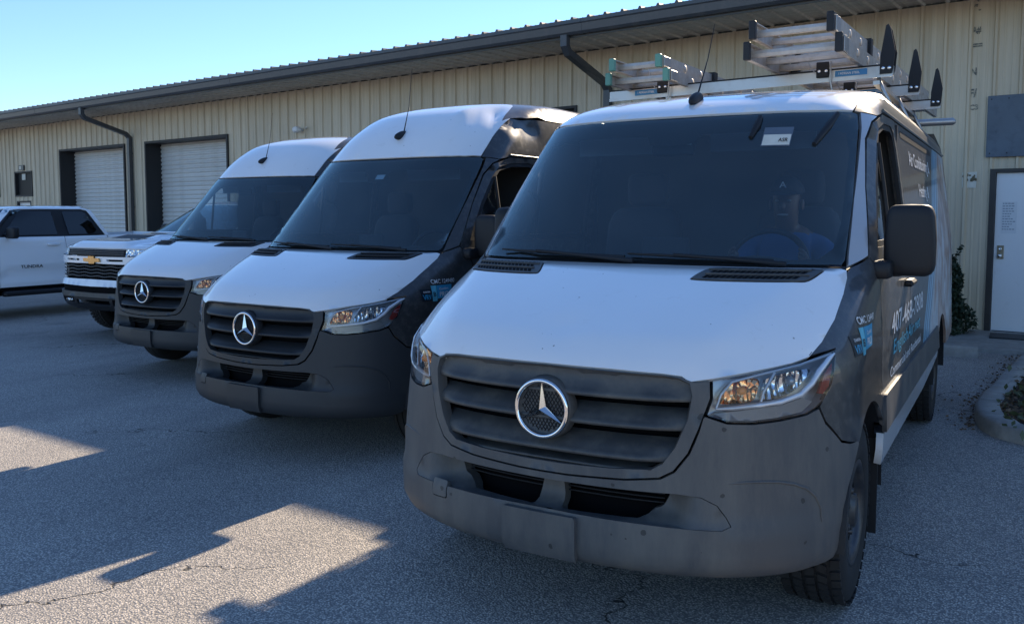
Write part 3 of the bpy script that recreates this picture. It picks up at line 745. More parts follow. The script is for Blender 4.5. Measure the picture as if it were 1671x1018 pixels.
        # load bay side
        sidep = [(2.437, .63), (2.437, 2.117), (5.88, 2.117), (5.915, 1.9), (5.915, .56), (5.14, .56)]+arc(4.665, .37, .474, 24, 146, 16)+[(4.26, .63)]
        side = patch('side_panel', S, 'L', sidep, M['wrap'], T, sp=.09, sg=sg)
        patch('recess_shade_strip', S, 'L', rounded([(2.62, 2.045), (4.5, 2.045), (4.5, 2.085), (2.62, 2.085)], .02), M['trim'], side, sp=.12, off=.002, rim=0, sg=sg, gap=0)  # flat dark strip painting the shade of a pressed recess
        patch('rub_strip', S, 'L', [(1.345, .645), (1.345, .80), (1.40, .812), (4.16, .812), (4.225, .645)], PL, T, sp=.09, off=.014, rim=.02, sg=sg)
        patch('sill', S, 'L', [(1.365, .49), (1.35, .638), (4.225, .638), (4.29, .60), (4.2, .575), (3.34, .50)], M['white'], T, sp=.09, off=.0, rim=.03, sg=sg)
        # wheel wells
        for cy in (.985, 4.665):
            lw = MB(); lw.lathe([(sg*.995, .478), (sg*.62, .478), (sg*.60, .30)], (0, cy, .37), 'x', 18, a0=0, a1=math.pi); lw.build('wheel_liner', M['trim'], T)
        fl = MB(); fl.box((sg*.80, 1.40, .16), (sg*.985, 1.415, .60)); fl.build('mud_flap', M['trim'], T)
        # faint shut line of the sliding door is the panel edge itself; lamp at the rear corner
        tl = MB(); tl.box((sg*.80, 5.93, 1.0), (sg*.95, 5.95, 1.5), 0, .008); tl.build('tail_lamp', M['redref'], T)
    # ---- roof
    zc = 2.20 if not high else 2.45; v0 = VZ(2.105)
    hdr = [(x, S.front(x, v0)[1]+.004) for x in np.linspace(0, .79, 9)]
    edge = [(.795-(.0 if not high else .03)*k/4, S.front(.795-(.0 if not high else .03)*k/4, VZ(2.105+(zc-2.105)*k/4))[1]) for k in range(1, 5)]
    if high: tail = [(.74, 2.06), (.68, 2.25), (.61, 2.43), (.45, 2.62), (.2, 2.74), (0, 2.78)]
    else: tail = [(.78, 2.25), (.72, 2.8), (.4, 2.92), (0, 2.95)]
    halfw = hdr+edge+tail
    ddr = None
    if dent: ddr = lambda p: -.045*math.exp(-((p.x-.60)**2/.02+(p.y-2.12)**2/.05))+.015*math.sin(p.x*30+p.y*17)*math.exp(-((p.x-.62)**2/.02+(p.y-2.1)**2/.04))+.02*math.exp(-((p.x-.42)**2/.004+(p.y-2.0)**2/.03))
    roof = patch('roof_cap', S, 'R', [(x, y) for x, y in halfw]+[(-x, y) for x, y in halfw[::-1] if x > 1e-6], M['white'], T, sp=.05, disp=ddr, rim=.012)
    lv = [(S.side(y, VZ(zc))[0]-.001, y) for y in (edge[-1][1], 1.95, 2.1, 2.3, 2.6, 3.5, 4.5, 5.2, 5.86) if y >= edge[-1][1]]
    rear = tail[::-1]+[edge[-1]]+lv
    patch('roof', S, 'R', rear+[(-x, y) for x, y in rear[::-1] if x > 1e-6], M['dusty' if hero else 'black'], T, sp=.06, rim=.012, disp=ddr)
    # ---- back doors, floor pan, cabin
    bk = MB(); P = [(S.side(5.9, VZ(z))[0], z) for z in (.56, .8, 1.3, 1.7, 2.1, 2.2)]+([(.80, 2.33), (.6, 2.338)] if not high else [(S.side(5.9, VZ(2.4))[0], 2.4), (.78, 2.56), (.5, 2.65)])
    bk.prism(P+[(-x, z) for x, z in P[::-1]], 5.90, 5.93, 'y'); bk.build('rear_door', M['black'], T)
    fp = MB(); fp.box((-.60, .55, .34), (.60, 5.85, .60)); fp.box((-.96, 1.44, .50), (.96, 4.19, .62)); fp.box((-.94, 5.15, .52), (.94, 5.88, .60)); fp.box((-.58, .42, .62), (.58, 1.0, 1.0))
    fp.build('floor_pan', M['dark'], T)
    cb = MB(); cb.box((-.9, 2.44, .63), (.9, 2.46, 2.10)); cb.box((-.9, 1.0, .60), (.9, 2.44, .66)); cb.build('cabin_shell', M['int'], T)
    hl_ = MB(); hl_.box((-.80, 1.75, 2.085), (.80, 2.44, 2.095)); hl_.box((-.62, 1.60, 1.93), (-.1, 1.615, 2.06)); hl_.box((.12, 1.60, 1.93), (.64, 1.615, 2.06)); hl_.build('headliner', M['intlt'], T)
    db = MB()
    vs = []; nx = 24
    for i in range(nx+1):
        x = -.86+1.72*i/nx; y0 = S.front(x, VZ(1.39))[1]+.02; hump = .045*math.exp(-((x-.45)/.22)**2)
        vs += [(x, y0, 1.36), (x, y0+.22, 1.372+hump*.3), (x, 1.30, 1.375+hump), (x, 1.36, 1.33), (x, 1.38, 1.0)]
    db.add(vs, [(i*5+j, (i+1)*5+j, (i+1)*5+j+1, i*5+j+1) for i in range(nx) for j in range(4)], True); db.box((-.12, 1.28, 1.36), (.12, 1.31, 1.50), 0, .01); db.build('dashboard', M['int'], T)
    sw = MB(); c = Vector((.45, 1.47, 1.36)); ax = Vector((1, 0, 0)); ay = Vector((0, .42, .9)).normalized()
    sw.tube([c+ax*(.19*math.cos(t))+ay*(.19*math.sin(t)) for t in np.linspace(0, 2*math.pi, 29)], .015, 8, cap=False)
    sw.tube([c-ax*.18, c, c+ax*.18], .02, 6); sw.tube([c, c+Vector((0, -.25, -.1))], .035, 8); sw.build('steering_wheel', M['trim'], T)
    for x in (-.45, .45):
        st = MB(); superquad(st, (x, 1.78, .97), (.24, .26, .085), .4, 8); superquad(st, (x, 2.10, 1.32), (.23, .075, .34), .4, 8, taper=lambda p: [p[0], p[1]+p[2]*.22, p[2]]); superquad(st, (x, 2.20, 1.76), (.125, .05, .10), .45, 8)
        st.box((x-.2, 1.6, .66), (x+.2, 2.0, .9)); st.build('seat', M['seat'], T)
    im = MB(); im.box((-.11, S.front(0, VZ(1.93))[1]+.05, 1.90), (.11, S.front(0, VZ(1.93))[1]+.075, 1.965), 0, .01); im.build('rear_view_mirror', M['trim'], T)
    # ---- aerial
    ya, za = (1.66, roof_z(S, .012, 1.66)) if not high else (1.645, roof_z(S, .03, 1.645))
    an = MB(); superquad(an, (.012, ya+.03, za+.022), (.028, .085, .040), .8, 10, taper=lambda p: [p[0]*(.55+.45*max(0, min(1, .6-p[2]*8))), p[1]*(1-.3*max(0, p[2]/.04))+p[2]*.9, p[2]])
    lean = .115 if high else .27; an.tube([(.012, ya+.05, za+.045), (.012, ya+.05+lean*.6, za+.26), (.012, ya+.05+lean, za+(.58 if high else .46))], [.0055, .0028, .0018], 6); an.build('aerial', M['trim'], T)
    # ---- wheels
    R, w = (.382, .245) if tread else (.355, .215)
    for sg in (1, -1):
        for y in (.985, 4.665): wheel(T, sg*.845, y, sg, R, w, .205, tread, R)
    return T, S
# ------------------------------------------------------------------ ground
def gz(x, y): return -.012*max(0.0, -x-1.5) if x > -30 else -.342
def asphalt():
    m = bpy.data.materials.new('weathered_asphalt'); m.use_nodes = True; nt = m.node_tree; N = nt.nodes; L = nt.links; b = N['Principled BSDF']
    tc = N.new('ShaderNodeTexCoord')
    def noise(s, d, rg=.5):
        n = N.new('ShaderNodeTexNoise'); n.inputs['Scale'].default_value = s; n.inputs['Detail'].default_value = d; n.inputs['Roughness'].default_value = rg; L.new(tc.outputs['Object'], n.inputs['Vector']); return n
    def mixc(f, a, c, bt='MIX'):
        x = N.new('ShaderNodeMix'); x.data_type = 'RGBA'; x.blend_type = bt
        for i, q in ((0, f), (6, a), (7, c)):
            if isinstance(q, tuple): x.inputs[i].default_value = (*q, 1)
            elif isinstance(q, (int, float)): x.inputs[i].default_value = q
            else: L.new(q, x.inputs[i])
        return x.outputs[2]
    def rng(s, a, b_, c=0., d=1.):
        r = N.new('ShaderNodeMapRange'); r.inputs[1].default_value = a; r.inputs[2].default_value = b_; r.inputs[3].default_value = c; r.inputs[4].default_value = d; L.new(s, r.inputs[0]); return r.outputs[0]
    v = N.new('ShaderNodeTexVoronoi'); v.inputs['Scale'].default_value = 105; L.new(tc.outputs['Object'], v.inputs['Vector'])
    v2 = N.new('ShaderNodeTexVoronoi'); v2.inputs['Scale'].default_value = 62; L.new(tc.outputs['Object'], v2.inputs['Vector'])
    sp = N.new('ShaderNodeSeparateColor'); L.new(v.outputs['Color'], sp.inputs[0])
    stone = mixc(sp.outputs[0], (.36, .338, .305), (.80, .72, .62))
    mask = rng(v.outputs['Distance'], .30, .62)
    base = mixc(mask, stone, (.24, .232, .222))
    big = noise(.55, 6, .6); mid = noise(3.2, 5)
    base = mixc(rng(big.outputs[0], .35, .7), base, mixc(1.0, base, (.72, .72, .73), 'MULTIPLY'))
    base = mixc(rng(mid.outputs[0], .58, .75, 0, .4), base, (.24, .232, .22))
    st = N.new('ShaderNodeMapping'); st.inputs['Scale'].default_value = (.9, .22, 1); L.new(tc.outputs['Object'], st.inputs['Vector'])
    sn = N.new('ShaderNodeTexNoise'); sn.inputs['Scale'].default_value = 1.6; sn.inputs['Detail'].default_value = 5; L.new(st.outputs[0], sn.inputs['Vector'])
    base = mixc(rng(sn.outputs[0], .55, .72, 0, .35), base, (.17, .165, .16))
    ov = N.new('ShaderNodeTexVoronoi'); ov.inputs['Scale'].default_value = .55; L.new(tc.outputs['Object'], ov.inputs['Vector'])
    od = N.new('ShaderNodeMath'); od.operation = 'MULTIPLY_ADD'; L.new(mid.outputs[0], od.inputs[0]); od.inputs[1].default_value = .22; L.new(ov.outputs['Distance'], od.inputs[2])
    base = mixc(rng(od.outputs[0], .15, .30, .55, 0), base, (.085, .082, .08))
    # hairline cracks with a wandering course
    wv = N.new('ShaderNodeVectorMath'); wv.operation = 'MULTIPLY_ADD'; nn = noise(1.3, 5, .6); L.new(nn.outputs['Color'], wv.inputs[0]); wv.inputs[1].default_value = (1.1, 1.1, 0); L.new(tc.outputs['Object'], wv.inputs[2])
    cr = N.new('ShaderNodeTexVoronoi'); cr.feature = 'DISTANCE_TO_EDGE'; cr.inputs['Scale'].default_value = .34; L.new(wv.outputs[0], cr.inputs['Vector'])
    crack = rng(cr.outputs['Distance'], .0, .0038, 1, 0)
    cg = rng(noise(.8, 2).outputs[0], .50, .58)
    cm = N.new('ShaderNodeMath'); cm.operation = 'MULTIPLY'; L.new(crack, cm.inputs[0]); L.new(cg, cm.inputs[1])
    base = mixc(cm.outputs[0], base, (.018, .018, .018))
    L.new(base, b.inputs['Base Color']); b.inputs['Roughness'].default_value = .86; b.inputs['Specular IOR Level'].default_value = .3
    hm = N.new('ShaderNodeMath'); hm.operation = 'MULTIPLY_ADD'; L.new(cm.outputs[0], hm.inputs[0]); hm.inputs[1].default_value = 1.2; L.new(v.outputs['Distance'], hm.inputs[2])
    bp = N.new('ShaderNodeBump'); bp.inputs['Strength'].default_value = .7; bp.inputs['Distance'].default_value = .006; bp.invert = True; L.new(hm.outputs[0], bp.inputs['Height']); L.new(bp.outputs[0], b.inputs['Normal'])
    return m
g = MB(); xs = [-900, -300, -100, -50, -30, -20, -12, -8, -5, -3, -1.5, 0, 5, 20, 60, 200, 900]; ys = [-900, -300, -80, -30, -10, -3, 0, 3, 6, 9, 12, 15, 20, 40, 100, 400, 900]
g.add([(x, y, gz(x, y)) for y in ys for x in xs], [(j*len(xs)+i, j*len(xs)+i+1, (j+1)*len(xs)+i+1, (j+1)*len(xs)+i) for j in range(len(ys)-1) for i in range(len(xs)-1)])
tag(g.build('asphalt_ground', asphalt()), kind='structure')

# ------------------------------------------------------------------ warehouse
M['siding'] = mat('beige_siding', (.57, .485, .355), .45, 0, 0, dust=(.36, .30, .21), dscale=2.2, damt=(.42, .85), streak=(6, 6, .18), var=.05, vscale=1.5)
M['rooftin'] = mat('roof_metal', (.085, .092, .10), .6, .0, dust=(.12, .115, .105), dscale=3)
M['soffit'] = mat('soffit_metal', (.62, .59, .54), .5, .1, dust=(.34, .29, .23), dscale=2, damt=(.4, .8), streak=(.4, 5, 1))
M['gutter'] = mat('dark_gutter', (.060, .066, .074), .38, .1, dust=(.14, .13, .12), dscale=5, damt=(.5, .9))
M['slat'] = mat('shutter_slat', (.60, .60, .58), .42, .1, dust=(.38, .36, .32), dscale=3, damt=(.5, .9))
M['jamb'] = mat('dark_jamb', (.018, .018, .02), .6)
M['doorw'] = mat('white_door', (.70, .72, .74), .4, dust=(.5, .48, .44), dscale=5, damt=(.55, .95))
M['board'] = mat('slate_board', (.095, .125, .165), .6, dust=(.06, .075, .10), dscale=8, damt=(.5, .8), var=.1)
M['concrete'] = mat('concrete', (.34, .325, .30), .85, dust=(.17, .16, .145), dscale=4, damt=(.4, .75), bump=.4, bscale=90, var=.12, vscale=12)
M['soil'] = mat('dark_soil', (.045, .035, .026), .95, bump=1.0, bscale=60, var=.3, vscale=20)
M['leaf'] = mat('shrub_leaf', (.020, .036, .018), .55, var=.4, vscale=9)
M['leaf2'] = mat('weed_leaf', (.07, .085, .035), .6, var=.35, vscale=14)
M['dryleaf'] = mat('dead_leaf', (.16, .10, .055), .8, var=.4, vscale=25)
M['bark'] = mat('bark', (.08, .06, .045), .9)
sheet_tone(M['siding'], .055); sheet_tone(M['slat'], .05); sheet_tone(M['soffit'], .06)
B = thing('warehouse', 'long beige ribbed metal warehouse with dark gutter behind the parked vans', 'warehouse', (0, 13.25, 0), -math.atan(.12))
WT = 4.47
openings = [(-26.06, -22.32, -1, 3.56), (-21.13, -17.40, -1, 3.56), (-29.30, -28.05, 2.20, 3.03), (-29.2, -28.18, -.5, 2.06), (-31.72, -30.46, 2.20, 3.03), (-31.6, -30.6, -.5, 2.06), (-7.95, -6.96, 2.6, 3.55), (-.385, .72, -.2, 2.215)]
RP = -11.05
def ribprof(x):   # depth of the sheet (outwards = +) at x
    u = (x-RP) % .3048; u = min(u, .3048-u)
    if u < .014: return .034
    if u < .034: return .034*(1-(u-.014)/.020)
    for c in (.102,):
        d = abs(u-c)
        if d < .018: return .006*(1-max(0, (d-.008))/.010)
    return 0.0
KN = [0, .014, .034, .084, .094, .110, .120, .1848, .1948, .2108, .2208, .2708, .2908]
def breaks(a, b):
    k0 = math.floor((a-RP)/.3048); out = [a, b]
    for k in range(k0-1, int((b-a)/.3048)+k0+3):
        for q in KN:
            x = RP+.3048*k+q
            if a+1e-4 < x < b-1e-4: out.append(x)
    return sorted(out)
x = RP-.1524-.9144*34
while x < 9:
    x0, x1 = x, x+.9144; cuts = sorted({x0, x1, *[c for o in openings for c in o[:2] if x0 < c < x1]})
    mb = MB(); lap = random.uniform(-.0015, .0015); touched = len(cuts) > 2 or any(o[0] < x0 and x1 < o[1] for o in openings)
    for a, b in zip(cuts, cuts[1:]):
        zs = [(-.6, WT)]
        for o in openings:
            if o[0] < (a+b)/2 < o[1]:
                nz = []
                for p, q in zs:
                    if o[2] > p: nz.append((p, min(q, o[2])))
                    if o[3] < q: nz.append((max(p, o[3]), q))
                zs = [w for w in nz if w[1]-w[0] > .01]
        bx = breaks(a, b)
        for p, q in zs:
            vs = [(t, -ribprof(t)+lap, z) for t in bx for z in (p, q)]
            mb.add(vs, [(2*i, 2*i+2, 2*i+3, 2*i+1) for i in range(len(bx)-1)])
            if touched: mb.build('siding_panel', M['siding'], B); mb = MB()
    # screws
    for k in range(3):
        xx = x0+.1524+.3048*k+.05
        for z in (1.0, 2.5, 4.0):
            if not any(o[0]-.1 < xx < o[1]+.1 and o[2]-.1 < z < o[3]+.1 for o in openings): mb.box((xx-.006, -.008, z-.006), (xx+.006, .002, z+.006))
    if mb.v: mb.build('siding_screws' if touched else 'siding_panel', M['siding'], B)
    x += .9144
# core walls, roof and eave
co = MB()
co.box((-42.6, .50, -.8), (9, 22, WT-.02)); co.build('wall_core', M['jamb'], B)
ov = 1.36
for k in range(57):
    x0 = RP-.1524-.9144*34+.9144*k
    if x0 > 9: break
    mb = MB(); bx = breaks(x0, x0+.9144)
    rp = lambda t: ribprof(t)*1.15
    vs = [(t, y, 4.70+(y+ov)*.083+rp(t)) for t in bx for y in (-ov-.03, 20)]
    mb.add(vs, [(2*i, 2*i+2, 2*i+3, 2*i+1) for i in range(len(bx)-1)])
    vs = [(t, -ov-.03, 4.70+rp(t)-dz) for t in bx for dz in (0, .006+rp(t)*.99)]
    mb.add(vs, [(2*i, 2*i+1, 2*i+3, 2*i+2) for i in range(len(bx)-1)])
    mb.build('roof_panel', M['rooftin'], B)
    sb = MB(); vs = [(t, y, 4.50-ribprof(t)*.8) for t in bx for y in (-ov+.0, .02)]
    sb.add(vs, [(2*i, 2*i+1, 2*i+3, 2*i+2) for i in range(len(bx)-1)]); sb.build('soffit_panel', M['soffit'], B)
gu = MB()
prof = [(-ov+.0, 4.665), (-ov-.0, 4.45), (-ov-.075, 4.45), (-ov-.105, 4.49), (-ov-.12, 4.60), (-ov-.135, 4.62), (-ov-.135, 4.675), (-ov-.12, 4.675), (-ov-.105, 4.60), (-ov-.02, 4.47)]
gu.prism(prof, -42.6, 9, 'x')
gt = gu.build('gutter', M['gutter'], B)
for xx in (-34, -24.5, -15.2, -6.0, 3.2):
    j = MB(); j.prism([(p[0]*1.0-(.004 if p[0] < -ov-.01 else 0), p[1]+(-.004 if p[1] < 4.46 else 0)) for p in prof[1:7]]+[(-ov-.10, 4.67), (-ov, 4.46)], xx, xx+.06, 'x'); j.build('gutter_joint', M['gutter'], gt)
fa = MB(); fa.box((-42.6, -ov+.002, 4.42), (9, -ov+.03, 4.69)); fa.build('fascia', M['gutter'], B)
for xx in (-37, -21.87, -6.28, 4.5):
    d = MB(); s = .052
    P = [(-ov-.06, 4.46), (-ov-.06, 4.30), (-ov+.02, 4.20), (-.20, 3.86), (-.095, 3.76), (-.095, 3.55), (-.095, .10)]
    pts = [Vector((xx, a, b)) for a, b in P]; vs = []
    for i, p in enumerate(pts):
        dr = (pts[min(i+1, len(pts)-1)]-pts[max(0, i-1)]).normalized(); nrm = Vector((1, 0, 0)).cross(dr).normalized()
        vs += [p+Vector((-s*1.15, 0, 0))+nrm*s, p+Vector((s*1.15, 0, 0))+nrm*s, p+Vector((s*1.15, 0, 0))-nrm*s, p+Vector((-s*1.15, 0, 0))-nrm*s]
    d.add(vs, [(i*4+k, i*4+(k+1) % 4, (i+1)*4+(k+1) % 4, (i+1)*4+k) for i in range(len(pts)-1) for k in range(4)])
    for z in (3.3, 1.8, .6): d.box((xx-s*1.3, -.155, z), (xx+s*1.3, -.035, z+.04))
    d.fixn = True; d.build('downspout', M['gutter'], B)
# roll-up doors
for x0, x1 in ((-26.06, -22.32), (-21.13, -17.40)):
    f = MB(); D = .44
    f.box((x0-.06, -.05, -.6), (x0, D, 3.62)); f.box((x1, -.05, -.6), (x1+.06, D, 3.62)); f.box((x0+.0, -.05, 3.56), (x1, D, 3.62))
    fr = f.build('roller_door_frame', M['jamb'], B)
    dr = MB(); dr.box((x0, D-.01, -.6), (x1, D+.02, 3.56)); cur = dr.build('roller_door', M['slat'], B)
    hgt = .118; base = []
    for i in range(9):
        t = i/8; base.append((D-.012-.034*math.sin(math.pi*min(1, t*1.25)) if t < .8 else D-.012, hgt*t))
    sm = MB(); vs = [(xx, a, b) for xx in (x0+.01, x1-.01) for a, b in base]; n = len(base)
    sm.add(vs, [(j, n+j, n+j+1, j+1) for j in range(n-1)], True)
    ref = sm.build('slat', M['slat'], cur)
    nsl = int(3.9/hgt)
    for i in range(nsl):
        o = ref if i == 0 else ref.copy()
        if i: C.objects.link(o)
        o.parent = cur; o.location = (0, 0, 3.55-hgt*(i+1))
# dark windows on the left and by the middle van
for x0, x1, z0, z1 in openings[2:7]:
    f = MB(); w = .05
    f.box((x0, -.03, z0), (x0+w, .1, z1)); f.box((x1-w, -.03, z0), (x1, .1, z1)); f.box((x0+w, -.03, z1-w), (x1-w, .1, z1)); f.box((x0+w, -.03, z0), (x1-w, .1, z0+w))
    wo = f.build('window', M['jamb'], B)
    p = MB(); p.box((x0+w, .05, z0+w), (x1-w, .06, z1-w)); p.build('pane', M['doorw'] if z0 < 0 else mat('window_pane', (.012, .014, .016), .5, 0, 0, spec=.15), wo)
    if z0 > 2 and x0 < -20:
        s = MB(); s.box((x0+.42, .03, z1-.28), (x0+.66, .045, z1-.08)); s.build('window_notice', M['paper'], wo)
nb = MB(); nb.box((-28.90, -.06, 3.06), (-28.55, -.02, 3.23)); nbo = nb.build('unit_number_plate', M['gutter'], B)
q = MB(); q.box((-28.84, -.065, 3.09), (-28.70, -.061, 3.20)); q.build('number_field', M['paper'], nbo)
lm = MB(); superquad(lm, (-14.5, -.16, 3.55), (.09, .10, .07), .7, 8); lm.tube([(-14.5, 0, 3.55), (-14.5, -.1, 3.55)], .03, 8); lm.tube([(-14.38, -.02, 3.57), (-14.25, -.10, 3.60)], .012, 6); lm.build('wall_lamp', M['wht'], B)
# personnel door, board above it, torn notice, faded letters
f = MB(); f.box((-.385, -.05, -.1), (-.315, .09, 2.215)); f.box((.65, -.05, -.1), (.72, .09, 2.215)); f.box((-.315, -.05, 2.165), (.65, .09, 2.215))
f.build('door_frame', mat('brown_door_frame', (.035, .032, .03), .5, var=.2), B)
d = MB(); d.box((-.310, .0, .03), (.645, .045, 2.16)); do = d.build('entrance_door', M['doorw'], B)
k = MB(); k.box((-.272, -.012, 1.02), (-.192, .0, 1.20), 0, .004); lk = k.build('lock_plate', mat('worn_brass', (.30, .26, .19), .4, .7), do)
k = MB(); k.lathe([(-.02, .018), (-.012, .02), (-.012, .0)], (-.235, -.004, 1.155), 'y', 14); superquad(k, (-.232, -.045, 1.065), (.026, .03, .026), .9, 8); k.fixn = True; k.build('door_knob', M['chrome'], lk)
nt_ = MB(); nt_.box((-.235, -.003, 1.36), (-.06, -.0005, 1.78)); no = nt_.build('door_notice', mat('faded_notice', (.62, .65, .68), .5), do)
ln = MB()
for i in range(11):
    z = 1.75-.034*i; xx = -.225
    for w_ in range(random.randint(3, 5)):
        l = random.uniform(.015, .035)
        if xx+l < -.07: ln.box((xx, -.0042, z), (xx+l, -.0034, z+.012))
        xx += l+.008
ln.build('notice_print', mat('faded_print', (.20, .24, .29), .6), no)
kp = MB(); kp.box((-.30, -.006, .03), (.635, -.001, .06)); kp.build('door_sweep', M['jamb'], do)
bo = MB(); bo.box((-.445, -.062, 2.37), (1.2, -.038, 3.175), 0, .004); bdo = bo.build('blank_sign_board', M['board'], B)
bs = MB()
for xx in (-.40, -.2, .1, .5):
    for z in (2.42, 3.13): bs.lathe([(-.066, 0), (-.066, .008), (-.061, .009)], (xx, 0, z), 'y', 8)
bs.build('board_screw', M['trim'], bdo)
pt = MB(); pt.add([(-.726, -.012, 2.18), (-.726, -.012, 1.975), (-.552, -.014, 1.965), (-.546, -.014, 2.185)], [(0, 1, 2, 3)]); po = pt.build('torn_notice', M['paper'], B)
tr = MB(); random.seed(3)
for i in range(16):
    cx, cz = random.gauss(-.63, .035), random.gauss(2.105, .028); r = random.uniform(.008, .022); n = 7
    tr.add([(cx+r*random.uniform(.6, 1.3)*math.cos(6.283*j/n), -.0165-.0002*i, cz+r*random.uniform(.6, 1.3)*math.sin(6.283*j/n)) for j in range(n)], [list(range(n))[::-1]])
tr.build('notice_tear', mat('torn_backing', (.13, .11, .07), .9), po)
random.seed(11)
M['fade'] = mat('faded_wall_letters', (.10, .105, .10), .7, dust=(.42, .39, .30), dscale=45, damt=(.42, .62))


for body, z, w_, h_ in (('N', 4.44, .07, .09), ('".', 4.32, .10, .08), ('A#', 4.025, .11, .085), ('=', 3.82, .13, .09), ('N', 3.475, .075, .095), ('F/', 3.185, .09, .105), ('C3', 3.015, .11, .065)):
    text_on('faded_letter', body, M['fade'], B, fn=lambda a, b, z=z: (-.675+a, -.0085, z+b), h=h_, width=w_, bold=.035)
# concrete apron, wheel stop, planted island
ap = MB(); ap.box((-3.2, 11.45, -.3), (6, 13.6, .05)); tag(ap.build('walkway', M['concrete']), kind='structure')
mt = MB(); mt.box((-.30, 12.45, .052), (.75, 12.95, .066)); tag(mt.build('door_mat', M['trim']), 'flat dark rubber mat lying before the white door', 'doormat')
ws_ = MB()
ws_.prism([(10.95, 0), (11.11, 0), (11.09, .10), (11.07, .125), (10.99, .125), (10.97, .10)], -2.15, -.37, 'x')
tag(ws_.build('wheel_stop', M['concrete']), 'low concrete wheel stop behind the ladder van near the shrub', 'wheel stop')
OUT = chaikin([(.12, 11.3), (-.04, 10.0), (-.17, 8.8), (-.29, 7.9), (-.22, 7.25), (.02, 6.95), (.6, 6.85), (2.2, 7.0), (3.0, 8.2), (3.0, 11.3)], 2)
INN = inset(OUT, .19)
kb = MB(); n = len(OUT); mid = inset(OUT, .03); mid2 = inset(OUT, .17)
zz = lambda i: .118+.008*math.sin(i*1.7)+.006*math.sin(i*.61)
vs = []
for i in range(n): vs += [(*OUT[i], -.1), (*OUT[i], zz(i)-.02), (*mid[i], zz(i)), (*mid2[i], zz(i)-.002), (*INN[i], .05)]
kb.add(vs, [(i*5+k_, ((i+1) % n)*5+k_, ((i+1) % n)*5+k_+1, i*5+k_+1) for i in range(n) for k_ in range(4)], True); kb.fixn = True
tag(kb.build('kerb', M['concrete']), kind='structure')
so = MB(); so.add([(*p, .085) for p in inset(OUT, .18)], [list(range(n))]); tag(so.build('planting_bed', M['soil']), kind='structure')
def leaves(mb, n, fn, size, flat=.3):
    for i in range(n):
        p, up_ = fn(); s = size*random.uniform(.6, 1.4); a = Vector((random.gauss(0, 1), random.gauss(0, 1), random.gauss(0, flat))).normalized(); b = a.cross(Vector((random.gauss(0, 1), random.gauss(0, 1), random.gauss(0, 1)))).normalized()
        p = Vector(p); mb.add([p, p+a*s*.5+b*s*.28, p+a*s, p+a*s*.5-b*s*.28], [(0, 1, 2, 3)])
lt = MB()
def bedpt():
    t = random.random()**1.5; i = random.randrange(n); a = INN[i]; c_ = (1.4, 9.2); return (a[0]+(c_[0]-a[0])*t*.6, a[1]+(c_[1]-a[1])*t*.6, .09+random.random()*.03), 1
leaves(lt, 2600, bedpt, .045, .25)
def kerbpt():
    y = random.uniform(7.2, 11.4); x_ = np.interp(y, [6.95, 7.25, 7.9, 8.8, 10, 11.3], [.0, -.22, -.29, -.17, -.04, .12]); return (x_-abs(random.gauss(0, .09))-.01, y, .006+random.random()*.01), 1
leaves(lt, 420, kerbpt, .028, .15)
tag(lt.build('leaf_litter', M['dryleaf']), kind='stuff')
wd = MB()
def weed():
    return (random.gauss(.10, .09), random.gauss(8.2, .6), .09+random.random()*.09), 1
leaves(wd, 160, weed, .06, .9)
tag(wd.build('ground_cover', M['leaf2']), kind='stuff')
sh = thing('shrub', 'dark green upright shrub against the beige wall behind the ladder van', 'shrub', (-.92, 12.75, .05))
fo = MB(); random.seed(5)
def bush():
    z = random.random()**.8*1.02; r = (.30*(1-(z/1.15)**2.6)+.04)*(.55+.45*random.random()**.4)*(1+.22*math.sin(z*9+random.random()*.4)); a = random.uniform(0, 6.283); r *= 1+.15*math.sin(a*3+z*5); return (r*math.cos(a), r*math.sin(a), z), 1
leaves(fo, 9000, bush, .055, .9)
for ax, az in ((.30, .1), (-.1, .2)):
    for t in np.linspace(0, 1, 12): leaves(fo, 5, lambda t=t: ((.16+.10*t, -.05, .92+.24*t), 1), .035, .6)
fo.build('foliage', M['leaf'], sh)
st = MB()
for a in range(5): st.tube([(0.03*math.cos(a), .03*math.sin(a), -.05), (.1*math.cos(a*1.3), .1*math.sin(a*1.3), .5), (.07*math.cos(a*2), .07*math.sin(a*2), .9)], [.02, .012, .005], 5)
st.build('stem', M['bark'], sh)
# ------------------------------------------------------------------ pickup trucks
TK = [(.40,.14,.90,.35,4,2),(.48,.03,.97,.38,4,2),(.60,.0,1.0,.40,4,2),(.74,.0,1.01,.42,4,2),(.84,.03,1.01,.42,4,2),(.90,.05,1.01,.42,4,2),(1.05,.05,1.01,.42,4,2),(1.15,.05,1.008,.42,4,2),(1.24,.06,1.0,.42,4,2),(1.28,.09,.995,.42,4,2),(1.31,.20,.99,.42,4,2),(1.345,.60,.98,.42,4,2),(1.38,1.05,.965,.45,4,2),(1.41,1.36,.945,.5,4,2),(1.45,1.44,.925,.5,3.6,2),(1.65,1.80,.85,.5,3.4,2),(1.84,2.14,.775,.5,3.4,2),(1.885,2.24,.75,.5,3.4,2),(1.915,2.38,.70,.5,3.2,2),(1.935,2.6,.58,.6,3,2),(1.945,2.95,.35,.6,3,2),(1.948,3.3,.05,.6,3,2)]
